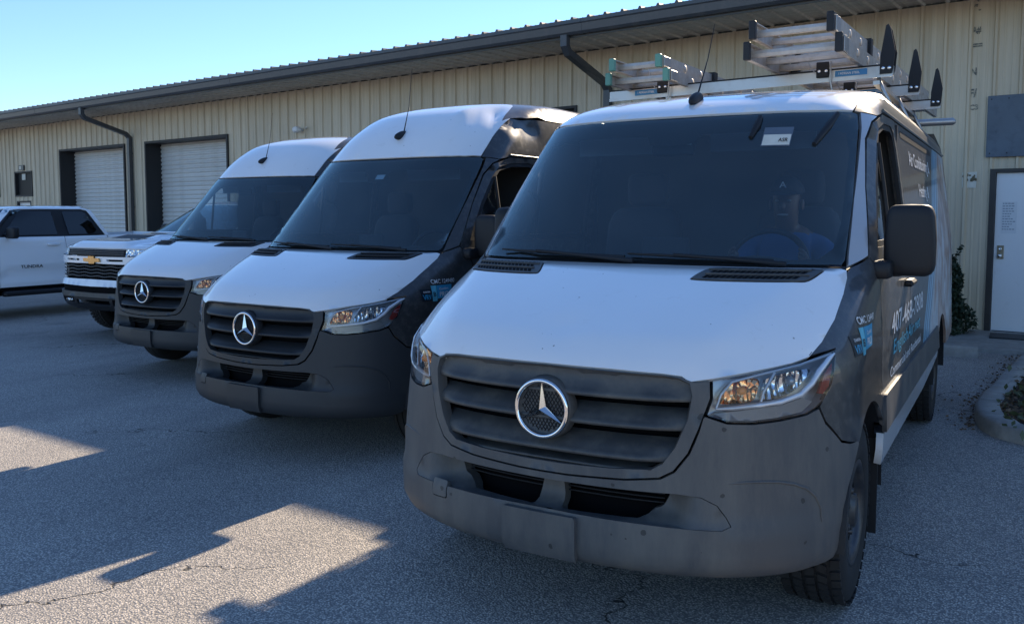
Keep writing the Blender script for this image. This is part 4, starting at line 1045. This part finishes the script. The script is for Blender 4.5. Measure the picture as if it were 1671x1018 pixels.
def build_pickup(name, label, loc, rz, style):
    S = Shape(TK); S.tab = wrap_table(S); VZ = S.v_of_z
    T = thing(name, label, 'pickup truck', loc, rz, 'pickup trucks parked nose out')
    hw = M['twhite']
    def scoop(p):
        c = .045*smooth01((.62-abs(p.x))/.10)*smooth01((p.z-1.28)/.03)
        return c
    patch('bonnet', S, 'F', mirror([(0, 1.272), (.70, 1.270), (.93, 1.262), (.975, 1.30), (.955, 1.385), (.90, 1.425), (0, 1.425)]), hw, T, sp=.06, disp=scoop)
    if style == 'bowtie':
        sc = MB(); sc.add([(-.38, .40, 1.355), (.38, .40, 1.355), (.32, .80, 1.432), (-.32, .80, 1.432)], [(0, 1, 2, 3)]); so_ = sc.build('bonnet_scoop', M['trim'], T)
        sc = MB(); sc.add([(-.44, .36, 1.335), (.44, .36, 1.335), (.38, .86, 1.440), (-.38, .86, 1.440), (-.38, .40, 1.353), (.38, .40, 1.353), (.32, .80, 1.430), (-.32, .80, 1.430), (-.5, 1.35, 1.41), (.5, 1.35, 1.41), (-.56, .5, 1.33), (.56, .5, 1.33), (-.6, 1.3, 1.39), (.6, 1.3, 1.39)],
            [(0, 1, 5, 4), (1, 2, 6, 5), (2, 3, 7, 6), (3, 0, 4, 7), (3, 2, 9, 8), (2, 1, 11), (0, 3, 10), (2, 11, 13, 9), (3, 8, 12, 10)]); sc.fixn = True; sc.build('scoop_surround', hw, so_)
        patch('upper_grille', S, 'F', mirror([(0, 1.262), (.60, 1.260), (.62, 1.165), (0, 1.165)]), M['trim'], T, sp=.06, off=-.02, rim=.03)
        b = MB()
        for z in (1.19, 1.215, 1.24): b.tube([Vector(S.front(x, VZ(z)))+Vector((0, -.0, 0)) for x in np.linspace(-.6, .6, 13)], .007, 6)
        b.build('grille_bar', M['plastic'], T)
        slot = [(.30, 1.095), (.60, 1.098), (.60, 1.120), (.30, 1.120)]
        bar = patch('chrome_bar', S, 'F', mirror([(0, 1.155), (.62, 1.158), (.985, 1.17), (1.0, 1.08), (.93, 1.055), (0, 1.060)]), hw, T, holes=[slot, [(-x, z) for x, z in slot[::-1]]], sp=.05, off=.02, rim=.04)
        bow = [(-.165, 1.085), (-.06, 1.085), (-.06, 1.058), (.06, 1.058), (.075, 1.085), (.18, 1.085), (.165, 1.133), (.06, 1.133), (.06, 1.160), (-.06, 1.160), (-.075, 1.133), (-.18, 1.133)]
        em = patch('emblem', S, 'F', bow, M['gold'], bar, sp=.05, off=.045, rim=.03, gap=0)
        patch('lower_grille', S, 'F', mirror([(0, 1.052), (.86, 1.048), (.90, .95), (.82, .85), (0, .848)]), M['dark'], T, sp=.08, off=-.05, rim=.0)
        for z in (.885, .93, .975, 1.02):
            b = MB(); b.tube([Vector(S.front(x, VZ(z)))+Vector((0, .0, .006*math.sin(x*22))) for x in np.linspace(-.86, .86, 60)], [.009]*60, 6, flat=.9); b.build('grille_bar', M['plastic'], T)
        hx = MB()
        for x in np.linspace(-.84, .84, 40): hx.tube([Vector(S.front(x, VZ(.86)))+Vector((0, .03, 0)), Vector(S.front(x, VZ(1.045)))+Vector((0, .03, 0))], .004, 4)
        hx.build('grille_mesh', M['trim'], T)
        for sg in (1, -1):
            patch('headlight', S, 'F', [(sg*.625, 1.258), (sg*.94, 1.252), (sg*.975, 1.215), (sg*.93, 1.178), (sg*.63, 1.168)], M['lampchrome'], T, sp=.05, off=-.01, rim=.02)
            patch('grille_surround', S, 'F', [(sg*.88, 1.05), (sg*1.0, 1.075), (sg*1.008, .85), (sg*.83, .842), (sg*.91, .95)], hw, T, sp=.05, off=.004, rim=.04)
        patch('bumper', S, 'F', mirror([(0, .842), (.80, .840), (1.0, .838), (1.006, .76), (0, .745)]), hw, T, sp=.06, off=.01, rim=.04)
        patch('bumper_slot', S, 'F', mirror([(0, .742), (.9, .742), (.9, .665), (0, .665)]), M['dark'], T, sp=.08, off=-.02, rim=0)
        patch('bumper_step', S, 'F', mirror([(0, .662), (1.0, .675), (1.0, .60), (0, .595)]), M['plastic2'], T, sp=.06, off=.012, rim=.03)
        rect = rounded([(.42, .50), (.80, .50), (.80, .58), (.42, .58)], .02)
        lb = patch('bumper_lower', S, 'F', mirror([(0, .592), (1.0, .598), (.97, .48), (.85, .42), (0, .405)]), M['trim'], T, holes=[mirror([(0, .56), (.36, .56), (.36, .49), (0, .49)]), rect, [(-x, z) for x, z in rect[::-1]]], sp=.06, rim=.03)
        for sg in (1, -1):
            f_ = MB(); p = S.front(sg*.60, VZ(.54)); superquad(f_, (p[0], p[1]+.03, .54), (.07, .02, .025), .6, 8); f_.build('fog_lamp', M['lampchrome'], lb)
    else:
        patch('grille', S, 'F', mirror([(0, 1.26), (.72, 1.255), (.80, .70), (.6, .60), (0, .60)]), M['trim'], T, sp=.08, off=-.01, rim=.03)
        for z in (.72, .82, .92, 1.02, 1.12):
            b = MB(); b.tube([Vector(S.front(x, VZ(z))) for x in np.linspace(-.7, .7, 12)], .014, 6); b.build('grille_bar', M['plastic'], T)
        patch('bumper', S, 'F', mirror([(0, .595), (.60, .595), (.82, .70), (1.0, .80), (1.0, .48), (.85, .42), (0, .41)]), hw, T, sp=.07, rim=.04)
        for sg in (1, -1):
            patch('headlight', S, 'F', [(sg*.73, 1.25), (sg*.97, 1.24), (sg*.985, 1.08), (sg*.76, 1.08)], M['lampchrome'], T, sp=.06, off=-.01, rim=.02)
            patch('cheek', S, 'F', [(sg*.765, 1.07), (sg*.99, 1.07), (sg*1.0, .81), (sg*.81, .70)], hw, T, sp=.06, rim=.03)
    ws = patch('windscreen', S, 'F', mirror([(0, 1.43), (.88, 1.435), (.74, 1.86), (0, 1.875)]), M['glass'], T, sp=.12, rim=0)
    patch('cowl', S, 'F', mirror([(0, 1.41), (.90, 1.405), (.89, 1.435), (0, 1.432)]), M['trim'], T, sp=.08, off=-.004, rim=.02)
    fy, by, cy = 1.95, 3.14, 3.95
    for sg in (1, -1):
        patch('front_wing', S, 'L', [(.42, .85), (.45, 1.26), (.60, 1.305), (1.2, 1.375), (1.62, 1.412), (fy, 1.38), (fy, .55), (1.49, .55)]+arc(1.0, .45, .50, 12, 150, 14)+[(.46, .7)], hw, T, sp=.1, sg=sg)
        cr = lambda p: -.022*smooth01((.86-p.z)/.02)*smooth01((p.z-.60)/.12)*smooth01((p.y-2.05+(.86-p.z)*1.2)/.1)
        fd = patch('front_door', S, 'L', [(fy, .55), (fy, 1.40), (by, 1.395), (by, .55)], hw, T, sp=.06, sg=sg, disp=cr, gap=.006)
        rd = patch('rear_door', S, 'L', [(by, .55), (by, 1.395), (3.97, 1.40), (3.99, 1.2), (cy, .80), (3.72, .55)], hw, T, sp=.07, sg=sg, disp=cr, gap=.006)
        for nm, y in (('door_handle', 2.90), ('door_handle', 3.75)):
            if nm and y < 3.2:
                hn = MB(); x = S.side(y, VZ(1.26), sg)[0]; superquad(hn, (x+sg*.018, y, 1.262), (.018, .12, .022), .5, 8); hn.build(nm, hw, fd)
        patch('window_frame', S, 'L', [(1.86, 1.402), (2.02, 1.55), (2.36, 1.85), (2.48, 1.878), (3.60, 1.878), (3.70, 1.86), (3.95, 1.45), (3.90, 1.40)], M['trim'], T, sp=.1, off=-.008, rim=.03, sg=sg)
        patch('side_window', S, 'L', [(2.05, 1.425), (2.43, 1.825), (2.52, 1.835), (3.00, 1.835), (3.03, 1.425)], M['tglass'], fd, sp=.15, off=.004, rim=0, sg=sg)
        patch('side_window', S, 'L', [(3.24, 1.425), (3.21, 1.835), (3.60, 1.835), (3.66, 1.80), (3.80, 1.50), (3.74, 1.45), (3.62, 1.425)], M['tglass'], rd, sp=.15, off=.004, rim=0, sg=sg)
        patch('roof_rail', S, 'L', [(1.70, 1.44), (2.30, 1.872), (2.42, 1.90), (3.66, 1.90), (3.78, 1.86), (4.02, 1.42), (3.97, 1.40), (3.70, 1.855), (3.60, 1.880), (2.47, 1.880), (2.35, 1.855), (2.0, 1.54), (1.84, 1.41)], hw if style == 'bowtie' or True else hw, T, sp=.08, sg=sg)
        pl = MB(); q = [Vector(S.side(y, VZ(z), sg))+Vector((sg*.006, 0, 0)) for y, z in ((1.86, 1.43), (2.05, 1.585), (2.34, 1.83))]; pl.tube(q, [.035, .03, .02], 6); pl.build('windscreen_pillar', M['trim'] if style != 'bowtie' else hw, T)
        patch('bed_side', S, 'L', [(4.02, .60), (4.02, 1.40), (5.9, 1.42), (5.95, .70), (5.35, .62)]+arc(4.80, .45, .50, 20, 160, 14)+[(4.3, .58)], hw, T, sp=.12, sg=sg)
        rb = MB(); x = sg*.99; rb.box((x-sg*.09, 2.0, .40), (x+sg*.05, 3.9, .49), 0, .03)
        for y in (2.2, 3.0, 3.7): rb.box((x-sg*.3, y, .44), (x-sg*.05, y+.05, .48))
        rb.build('running_board', M['trim'], T)
        mr = MB(); superquad(mr, (sg*1.11, 2.13, 1.475), (.12, .06, .10), .45, 9); superquad(mr, (sg*.98, 2.13, 1.42), (.08, .04, .035), .5, 8); mr.build('door_mirror', M['trim'], T)
        for yw in (1.0, 4.80):
            lw = MB(); lw.lathe([(sg*1.0, .51), (sg*.62, .51), (sg*.6, .3)], (0, yw, .45), 'x', 16, a0=0, a1=math.pi); lw.build('wheel_liner', M['trim'], T)
            wheel(T, sg*.86, yw, sg, .415, .27, .25, style == 'bowtie', .415)
    hdr = [(x, S.front(x, VZ(1.882))[1]) for x in np.linspace(0, .74, 7)]
    rl = [(S.side(y, VZ(1.903))[0], y) for y in (2.5, 2.8, 3.2, 3.6)]
    half = hdr+rl+[(.62, 3.74), (0, 3.76)]
    patch('roof', S, 'R', half+[(-x, y) for x, y in half[::-1] if x > 1e-6], hw, T, sp=.1)
    rw = MB(); rw.add([(-.73, 3.70, 1.88), (.73, 3.70, 1.88), (.90, 3.97, 1.40), (-.90, 3.97, 1.40)], [(0, 1, 2, 3)]); rw.build('rear_window', M['tglass'], T)
    bd = MB(); bd.box((-.92, 4.0, .80), (.92, 5.9, .84)); bd.box((-.95, 4.0, .62), (.95, 4.03, 1.40)); bd.box((-.96, 5.90, .65), (.96, 5.96, 1.42)); bd.build('bed', hw, T)
    fl = MB(); fl.box((-.60, .45, .38), (.60, 5.9, .62)); fl.box((-.97, 1.5, .50), (.97, 4.2, .60)); fl.box((-.6, .4, .6), (.6, 1.2, 1.2)); fl.build('floor_pan', M['dark'], T)
    it = MB(); it.box((-.88, 1.5, 1.30), (.88, 1.9, 1.40)); it.box((-.85, 2.9, .9), (.85, 3.1, 1.60)); it.box((-.7, 2.4, 1.855), (.7, 3.6, 1.865)); it.build('cabin_shell', M['int'], T)
    if style != 'bowtie':
        text_on('lettering', 'TUNDRA', M['trim'], T, side_fn(S, 1, 2.30, .868, .006), .052, .39)
    return T

# ------------------------------------------------------------------ rack and ladders
def build_rack(T):
    r = MB(); R = r.build('roof_rack', M['alu'], T) if False else None
    base = MB()
    bars = [(3.23, -1.155, .775), (4.23, -1.10, .835), (5.23, -1.04, .90)]
    zf = lambda x: 2.49+.018*x
    for y, x0, x1 in bars:
        q = []
        for x in (x0, x1):
            z = zf(x)
            for dy, dz in ((-.032, -.018), (.032, -.018), (.032, .042), (-.032, .042)): q.append((x, y+dy, z+dz))
        base.add(q, [(0, 1, 2, 3), (7, 6, 5, 4), (0, 4, 5, 1), (1, 5, 6, 2), (2, 6, 7, 3), (3, 7, 4, 0)])
        # front and lower flange of the extrusion
        q = []
        for x in (x0, x1):
            z = zf(x)
            for dy, dz in ((-.040, -.030), (-.026, -.030), (-.026, -.010), (-.040, -.010)): q.append((x, y+dy, z+dz))
        base.add(q, [(0, 1, 2, 3), (7, 6, 5, 4), (0, 4, 5, 1), (1, 5, 6, 2), (2, 6, 7, 3), (3, 7, 4, 0)])
        for sx in (-.72, .70):
            base.tube([(sx*.98, y, zf(sx)-.02), (sx*1.03, y, 2.39), (sx*1.15, y, 2.22)], [.022, .024, .026], 8, flat=.5)
    for x in (-.70, .68): base.box((x-.02, 3.2, 2.43), (x+.02, 5.3, 2.455))
    base.tube([(-.95, 5.64, 2.41), (.97, 5.62, 2.405), (.99, 5.62, 2.40)], [.032, .032, .012], 10); base.box((-.72, 5.25, 2.40), (-.68, 5.66, 2.43)); base.box((.66, 5.25, 2.40), (.70, 5.66, 2.43)); base.fixn = True
    rk = base.build('roof_rack', M['alu'], T)
    for i, (y, x0, x1) in enumerate(bars):
        s = MB(); q = []
        for x in (x0+.02, x1-.02):
            for dy, dz in ((-.036, .0425), (.036, .0425), (.036, .052), (-.036, .052)): q.append((x, y+dy, zf(x)+dz))
        s.add(q, [(0, 1, 2, 3), (7, 6, 5, 4), (0, 4, 5, 1), (1, 5, 6, 2), (2, 6, 7, 3), (3, 7, 4, 0)]); s.fixn = True; s.build('rubber_strip', M['trim'], rk)
        zt = zf(x1)
        for dy in ((-.052, .045) if i == 0 else (-.052,)):
            P = [(x1-.075, zt-.012), (x1-.073, zt+.10), (x1-.045, zt+.285), (x1-.030, zt+.295), (x1-.018, zt+.27), (x1+.012, zt+.13), (x1+.004, zt+.02), (x1-.006, zt-.012)]
            f = MB(); f.prism(P, y+dy, y+dy+.012, 'y'); fo = f.build('ladder_stop', M['trim'], rk)
            bt = MB()
            for xx in (x1-.055, x1-.020): bt.lathe([(y+dy-.008, 0), (y+dy-.008, .008), (y+dy-.003, .013), (y+dy+.001, .013)], (xx, 0, zt+.022), 'y', 10)
            bt.build('bolt', M['chrome'], fo)
        for xx in (.36, -.735):
            zz_ = zf(xx); c = MB(); c.box((xx-.045, y-.052, zz_-.0), (xx+.035, y-.040, zz_+.10), 0, .004); co_ = c.build('ladder_clamp', M['trim'], rk)
            bt = MB()
            for k in (-.025, .018): bt.lathe([(y-.060, 0), (y-.060, .008), (y-.055, .012), (y-.05, .012)], (xx+k, 0, zz_+.04), 'y', 10)
            bt.build('bolt', M['chrome'], co_)
            ch = MB(); ch.tube([(xx-.05, y-.06, zz_+.03), (xx-.085, y-.09, zz_+.09), (xx-.09, y-.10, zz_+.17)], .004, 5); ch.tube([(xx+.05, y-.06, zz_+.10), (xx+.045, y-.07, zz_-.02), (xx+.06, y-.05, zz_-.10)], .006, 5); ch.build('clamp_hook', M['alu'], co_)
        for xx in (.43, -.955):
            l = MB(); q = [(xx, y-.0345, zf(xx)-.002), (xx+.195, y-.0345, zf(xx+.195)-.002), (xx+.195, y-.0345, zf(xx+.195)+.036), (xx, y-.0345, zf(xx)+.036)]
            l.add(q, [(0, 1, 2, 3)]); lo = l.build('maker_label', M['bluelab'], rk)
            text_on('label_print', '/ ADRIAN STEEL', M['wht'], lo, lambda a, b, xx=xx, y=y: (xx+.02+a, y-.036, zf(xx+.1)+.010+b), .014, .13)
    return rk
def build_ladder(label, loc, rz, wid, L, capm, group, rails_h=.088):
    T = thing('extension_ladder', label, 'ladder', loc, rz, group)
    for si, (ins, z0, y0, y1) in enumerate(((0, 0, .0, L), (.042, rails_h+.016, -.03, L-.25))):
        for sgn, x in ((1, ins), (-1, wid-ins)):
            r = MB(); t = .005*sgn; fl = .030*sgn
            r.box((x, y0, z0), (x+t, y1, z0+rails_h)); r.box((x+t, y0, z0), (x+fl, y1, z0+.006)); r.box((x+t, y0, z0+rails_h-.006), (x+fl, y1, z0+rails_h))
            ro = r.build('rail', M['ladder'], T)
            e = MB(); e.box((x-.006*sgn, y0-.010, z0-.005), (x+.034*sgn, y0+.026, z0+rails_h+.005), 0, .004); e.build('end_cap', capm, ro)
            e = MB(); e.box((x-.003*sgn, y0+.046, z0+.004), (x-.010*sgn, y0+.16, z0+rails_h-.004), 0, .002); e.build('rail_plate', M['alu'], ro)
        n = int((y1-y0-.15)/.305); ref = None
        for k in range(n+1):
            y = y0+.14+.305*k
            if ref is None:
                g = MB(); xa, xb = ins+.004, wid-ins-.004; prof = [(-.017, -.020), (.017, -.020), (.021, .0), (.017, .020), (-.017, .020), (-.021, .0)]
                zc = z0+rails_h*.5
                g.prism([(a+y, b+zc) for a, b in prof], xa, xb, 'x')
                for xx, s in ((ins, -1), (wid-ins, 1)): g.lathe([(xx+s*.006, 0), (xx+s*.006, .022), (xx+s*.001, .027)], (0, y, zc), 'x', 16)
                g.fixn = True; ref = g.build('rung', M['ladder'], T); yr = y
            else:
                o = ref.copy(); C.objects.link(o); o.parent = T; o.location = (0, y-yr, 0)
    for xa in (.02, wid-.07):
        br = MB(); br.box((xa, .95, -.0), (xa+.05, 1.02, rails_h*2+.03)); br.build('guide_bracket', M['trim'], T)
    return T

# ------------------------------------------------------------------ driver
def build_person(loc, rz):
    J = {'pelvis': (.45, 1.90, 1.02, .155, .14), 'waist': (.45, 1.93, 1.17, .155, .12), 'chest': (.45, 1.93, 1.36, .18, .125), 'collar': (.45, 1.91, 1.50, .10, .085), 'neck': (.45, 1.875, 1.575, .058, .058), 'jaw': (.45, 1.84, 1.64, .066, .075), 'skull': (.45, 1.85, 1.735, .078, .092), 'crown': (.45, 1.855, 1.80, .06, .07)}
    E = [('pelvis', 'waist'), ('waist', 'chest'), ('chest', 'collar'), ('collar', 'neck'), ('neck', 'jaw'), ('jaw', 'skull'), ('skull', 'crown')]
    for s, n in ((1, 'l'), (-1, 'r')):
        J['sh'+n] = (.45+s*.19, 1.92, 1.46, .075, .075); J['el'+n] = (.45+s*.27, 1.72, 1.24, .05, .05); J['wr'+n] = (.45+s*.185, 1.53, 1.40, .032, .028); J['pa'+n] = (.45+s*.175, 1.475, 1.44, .038, .018)
        E += [('collar', 'sh'+n), ('sh'+n, 'el'+n), ('el'+n, 'wr'+n), ('wr'+n, 'pa'+n)]
        for k in range(4):
            J[f'f{k}'+n] = (.45+s*(.175-.012+.0*k), 1.452-.006*k, 1.475-.019*k, .009, .009); J[f'g{k}'+n] = (.45+s*(.150), 1.452-.004*k, 1.482-.019*k, .008, .008)
            E += [('pa'+n, f'f{k}'+n), (f'f{k}'+n, f'g{k}'+n)]
        J['th'+n] = (.45+s*.150, 1.495, 1.452, .010, .010); E.append(('pa'+n, 'th'+n))
        J['hi'+n] = (.45+s*.10, 1.88, 1.0, .10, .10); J['kn'+n] = (.45+s*.14, 1.45, 1.06, .07, .07); J['an'+n] = (.45+s*.13, 1.22, .74, .045, .045); J['fo'+n] = (.45+s*.13, 1.08, .71, .045, .035)
        E += [('pelvis', 'hi'+n), ('hi'+n, 'kn'+n), ('kn'+n, 'an'+n), ('an'+n, 'fo'+n)]
    bm = bmesh.new(); sk = bm.verts.layers.skin.verify(); vs = {}
    for k, (x, y, z, a, b) in J.items():
        v = bm.verts.new((x, y, z)); v[sk].radius = (a, b); v[sk].use_root = k == 'pelvis'; vs[k] = v
    for a, b in E: bm.edges.new((vs[a], vs[b]))
    me = bpy.data.meshes.new('body'); bm.to_mesh(me); bm.free()
    o = bpy.data.objects.new('body', me); C.objects.link(o)
    m1 = o.modifiers.new('skin', 'SKIN'); m1.use_smooth_shade = True; m2 = o.modifiers.new('sub', 'SUBSURF'); m2.levels = m2.render_levels = 2
    bpy.context.view_layer.update(); ev = bpy.data.meshes.new_from_object(o.evaluated_get(bpy.context.evaluated_depsgraph_get()))
    bpy.data.objects.remove(o)
    T = thing('person', 'person in a dark cap and blue shirt sitting at the wheel of the ladder van', 'person', loc, rz)
    skin = mat('skin', (.10, .055, .038), .5); shirt = mat('blue_shirt', (.025, .075, .19), .85, bump=.3, bscale=60); trou = mat('dark_trousers', (.02, .022, .03), .85)
    for m_ in (skin, shirt, trou): ev.materials.append(m_)
    for p in ev.polygons:
        c = p.center; p.use_smooth = True
        hand = c.y < 1.58 and c.z > 1.34
        p.material_index = 2 if c.z < 1.10 and c.y < 2.1 and not (abs(c.x-.45) > .2 and c.z > 1.08) else (0 if (c.z > 1.545 or hand) else 1)
    bo_ = bpy.data.objects.new('body', ev); link(bo_, T)
    cp = MB(); vsn = []
    for i in range(7):
        a = math.pi/2*i/6
        for k in range(20):
            b = 2*math.pi*k/20; vsn.append((.45+.088*math.cos(a)*math.cos(b), 1.857+.103*math.cos(a)*math.sin(b), 1.752+.088*math.sin(a)))
    cp.add(vsn, [(i*20+k, i*20+(k+1) % 20, (i+1)*20+(k+1) % 20, (i+1)*20+k) for i in range(6) for k in range(20)], True)
    vv = []
    for k in range(11):
        t = math.pi*(k/10)+math.pi; vv += [(.45+.084*math.cos(t), 1.857+.095*math.sin(t), 1.757), (.45+.084*math.cos(t), 1.857+.095*math.sin(t)-.085*math.sin(math.pi*k/10), 1.748-.012*math.sin(math.pi*k/10))]
    cp.add(vv, [(2*k, 2*k+2, 2*k+3, 2*k+1) for k in range(10)], True); cpo = cp.build('cap', mat('dark_cap', (.012, .013, .018), .8), T)
    text_on('cap_mark', 'A', M['wht'], cpo, lambda a, b: (.432+a, 1.760, 1.778+b), .03, .036)
    fc = MB(); y0 = 1.768
    for s in (-1, 1): superquad(fc, (.45+s*.030, y0+.004, 1.712), (.012, .008, .006), 1, 6, mi=0)
    for s in (-1, 1): superquad(fc, (.45+s*.079, 1.85, 1.69), (.010, .02, .03), .8, 6, mi=1)
    superquad(fc, (.45, y0-.006, 1.682), (.015, .020, .022), .9, 8, mi=1); superquad(fc, (.45, y0+.002, 1.640), (.028, .010, .006), .9, 8, mi=0)
    fc.build('face', [mat('eye_white', (.26, .25, .24), .4), skin], T)
    return T
# ------------------------------------------------------------------ assembly
GRP = 'vans with white bonnets parked nose out'
V1, S1 = build_van('cargo_van', 'nearest low roof van carrying ladders on a roof rack, white bonnet and black sides', STD, False, (-1.507, 2.768, 0), math.radians(.02), GRP, sp=.05, tread=True, left_open=True, hero=True)
V2, S2 = build_van('cargo_van', 'middle high roof van with a dented roof corner and open driver window', HIGH, True, (-4.474, 4.058, -.047), math.radians(-1.88), GRP, sp=.06, left_open=True, dent=True)
V3, S3 = build_van('cargo_van', 'farthest high roof van, undented, beside the white pickup with a bonnet scoop', HIGH, True, (-7.659, 5.627, -.068), math.radians(-.87), GRP, sp=.07, left_open=False)
for V, S, full in ((V1, S1, True), (V2, S2, True), (V3, S3, True)):
    text_on('lettering', 'Air Conditioning &', M['letter'], V, side_fn(S, 1, 2.92, 1.905), .085, 1.30)
    text_on('lettering', 'Heating &', M['letter'], V, side_fn(S, 1, 3.30, 1.725), .080, .64)
    text_on('lettering', 'Service', M['letter'], V, side_fn(S, 1, 2.66, 1.50), .085, .62)
    text_on('lettering', '407-468-7808', M['letter'], V, side_fn(S, 1, 1.62, 1.045), .10, 1.48)
    text_on('lettering', 'EnglishAir.net', M['cyan'], V, side_fn(S, 1, 1.70, .945), .07, 1.25)
    text_on('lettering', 'Commercial and Residential', M['letter'], V, side_fn(S, 1, 1.58, .850), .045, 1.40, shear=.25)
    text_on('licence_lettering', 'CMC 1249480', M['letter'], V, side_fn(S, 1, .80, 1.185), .028, .235)
    for nm, m_, y0, y1, z0, z1 in (('sticker', 'stkdark', .69, .785, 1.072, 1.150), ('sticker', 'cyan', .787, .835, 1.066, 1.172), ('sticker', 'stkblue', .838, 1.0, 1.082, 1.172)):
        o = patch(nm, S, 'L', [(y0, z0), (y1, z0), (y1, z1), (y0, z1)], M[m_], V, sp=.05, off=.002, rim=0, gap=0)
    text_on('sticker_print', 'DAIKIN', M['wht'], V, side_fn(S, 1, .712, 1.128, .005), .011, .055)
    text_on('sticker_print', 'VRV', M['stkblue'], V, side_fn(S, 1, .70, 1.082, .005), .034, .075)
    text_on('sticker_print', 'Comfort', M['wht'], V, side_fn(S, 1, .86, 1.140, .005), .016, .10)
    text_on('sticker_print', 'PRO', M['wht'], V, side_fn(S, 1, .86, 1.095, .005), .032, .10)
    text_on('sticker_print', 'B', M['stkdark'], V, side_fn(S, 1, .797, 1.10, .005), .03, .025)
# windscreen label, added dark strips on the nearest van; small tags on the others
def ws_quad(S, V, nm, m_, x0, x1, z0, z1, off=-.006):
    return patch(nm, S, 'F', [(x0, z0), (x1, z0), (x1, z1), (x0, z1)], M[m_], V, sp=.06, off=off, rim=0, gap=0)
ws_quad(S1, V1, 'windscreen_label', 'board', .438, .566, 1.925, 2.02, .004); ws_quad(S1, V1, 'windscreen_label', 'paper', .442, .562, 1.93, 1.982, .006)
text_on('label_print', 'ASR', M['trim'], V1, lambda a, b: tuple(Vector(S1.front(.512+a, S1.v_of_z(1.948+b)))+Vector((0, -.009, .002))), .018, .042)
ws_quad(S1, V1, 'windscreen_tag', 'wht', .055, .105, 1.955, 1.968)
ws_quad(S2, V2, 'windscreen_tag', 'wht', .01, .095, 1.935, 1.972, -.003)
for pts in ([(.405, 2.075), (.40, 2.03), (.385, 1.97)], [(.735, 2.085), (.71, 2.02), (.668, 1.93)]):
    b = MB(); b.tube([Vector(S1.front(x, S1.v_of_z(z)))+Vector((0, -.006, .004)) for x, z in pts], [.012, .019, .012], 6); b.build('added_dark_strip', M['trim'], V1)  # made-up strips outside the glass for dark marks of unknown source
sc = MB()
for i in range(3):
    for j in range(2): sc.lathe([(-.002, .004), (0, .004), (0, 0)], (-.09+.05*i, S3.front(0, S3.v_of_z(.43))[1]-.014, .40+.06*j), 'y', 8)
sc.build('plate_screw', M['silver'], V3)
build_rack(V1)
LG = 'aluminium extension ladders on the roof rack'
build_ladder('larger aluminium extension ladder with black end caps, on the rack above the driver', (-1.500, 5.36, 2.553), -.045, .565, 4.1, M['trim'], LG, .100)
build_ladder('smaller aluminium extension ladder with green end caps, at the far left end of the rack', (-2.535, 5.62, 2.510), -.045, .455, 3.6, M['green'], LG, .075)
build_person((-1.507, 2.768, -.03), 0)
build_pickup('pickup_truck', 'white pickup with gold cross emblem and bonnet scoop, next to the farthest van', (-10.9, 7.25, -.113), 0, 'bowtie')
build_pickup('pickup_truck', 'white crew cab pickup seen side on at the far left of the lot', (-15.70, 6.18, -.17), 0, 'plain')
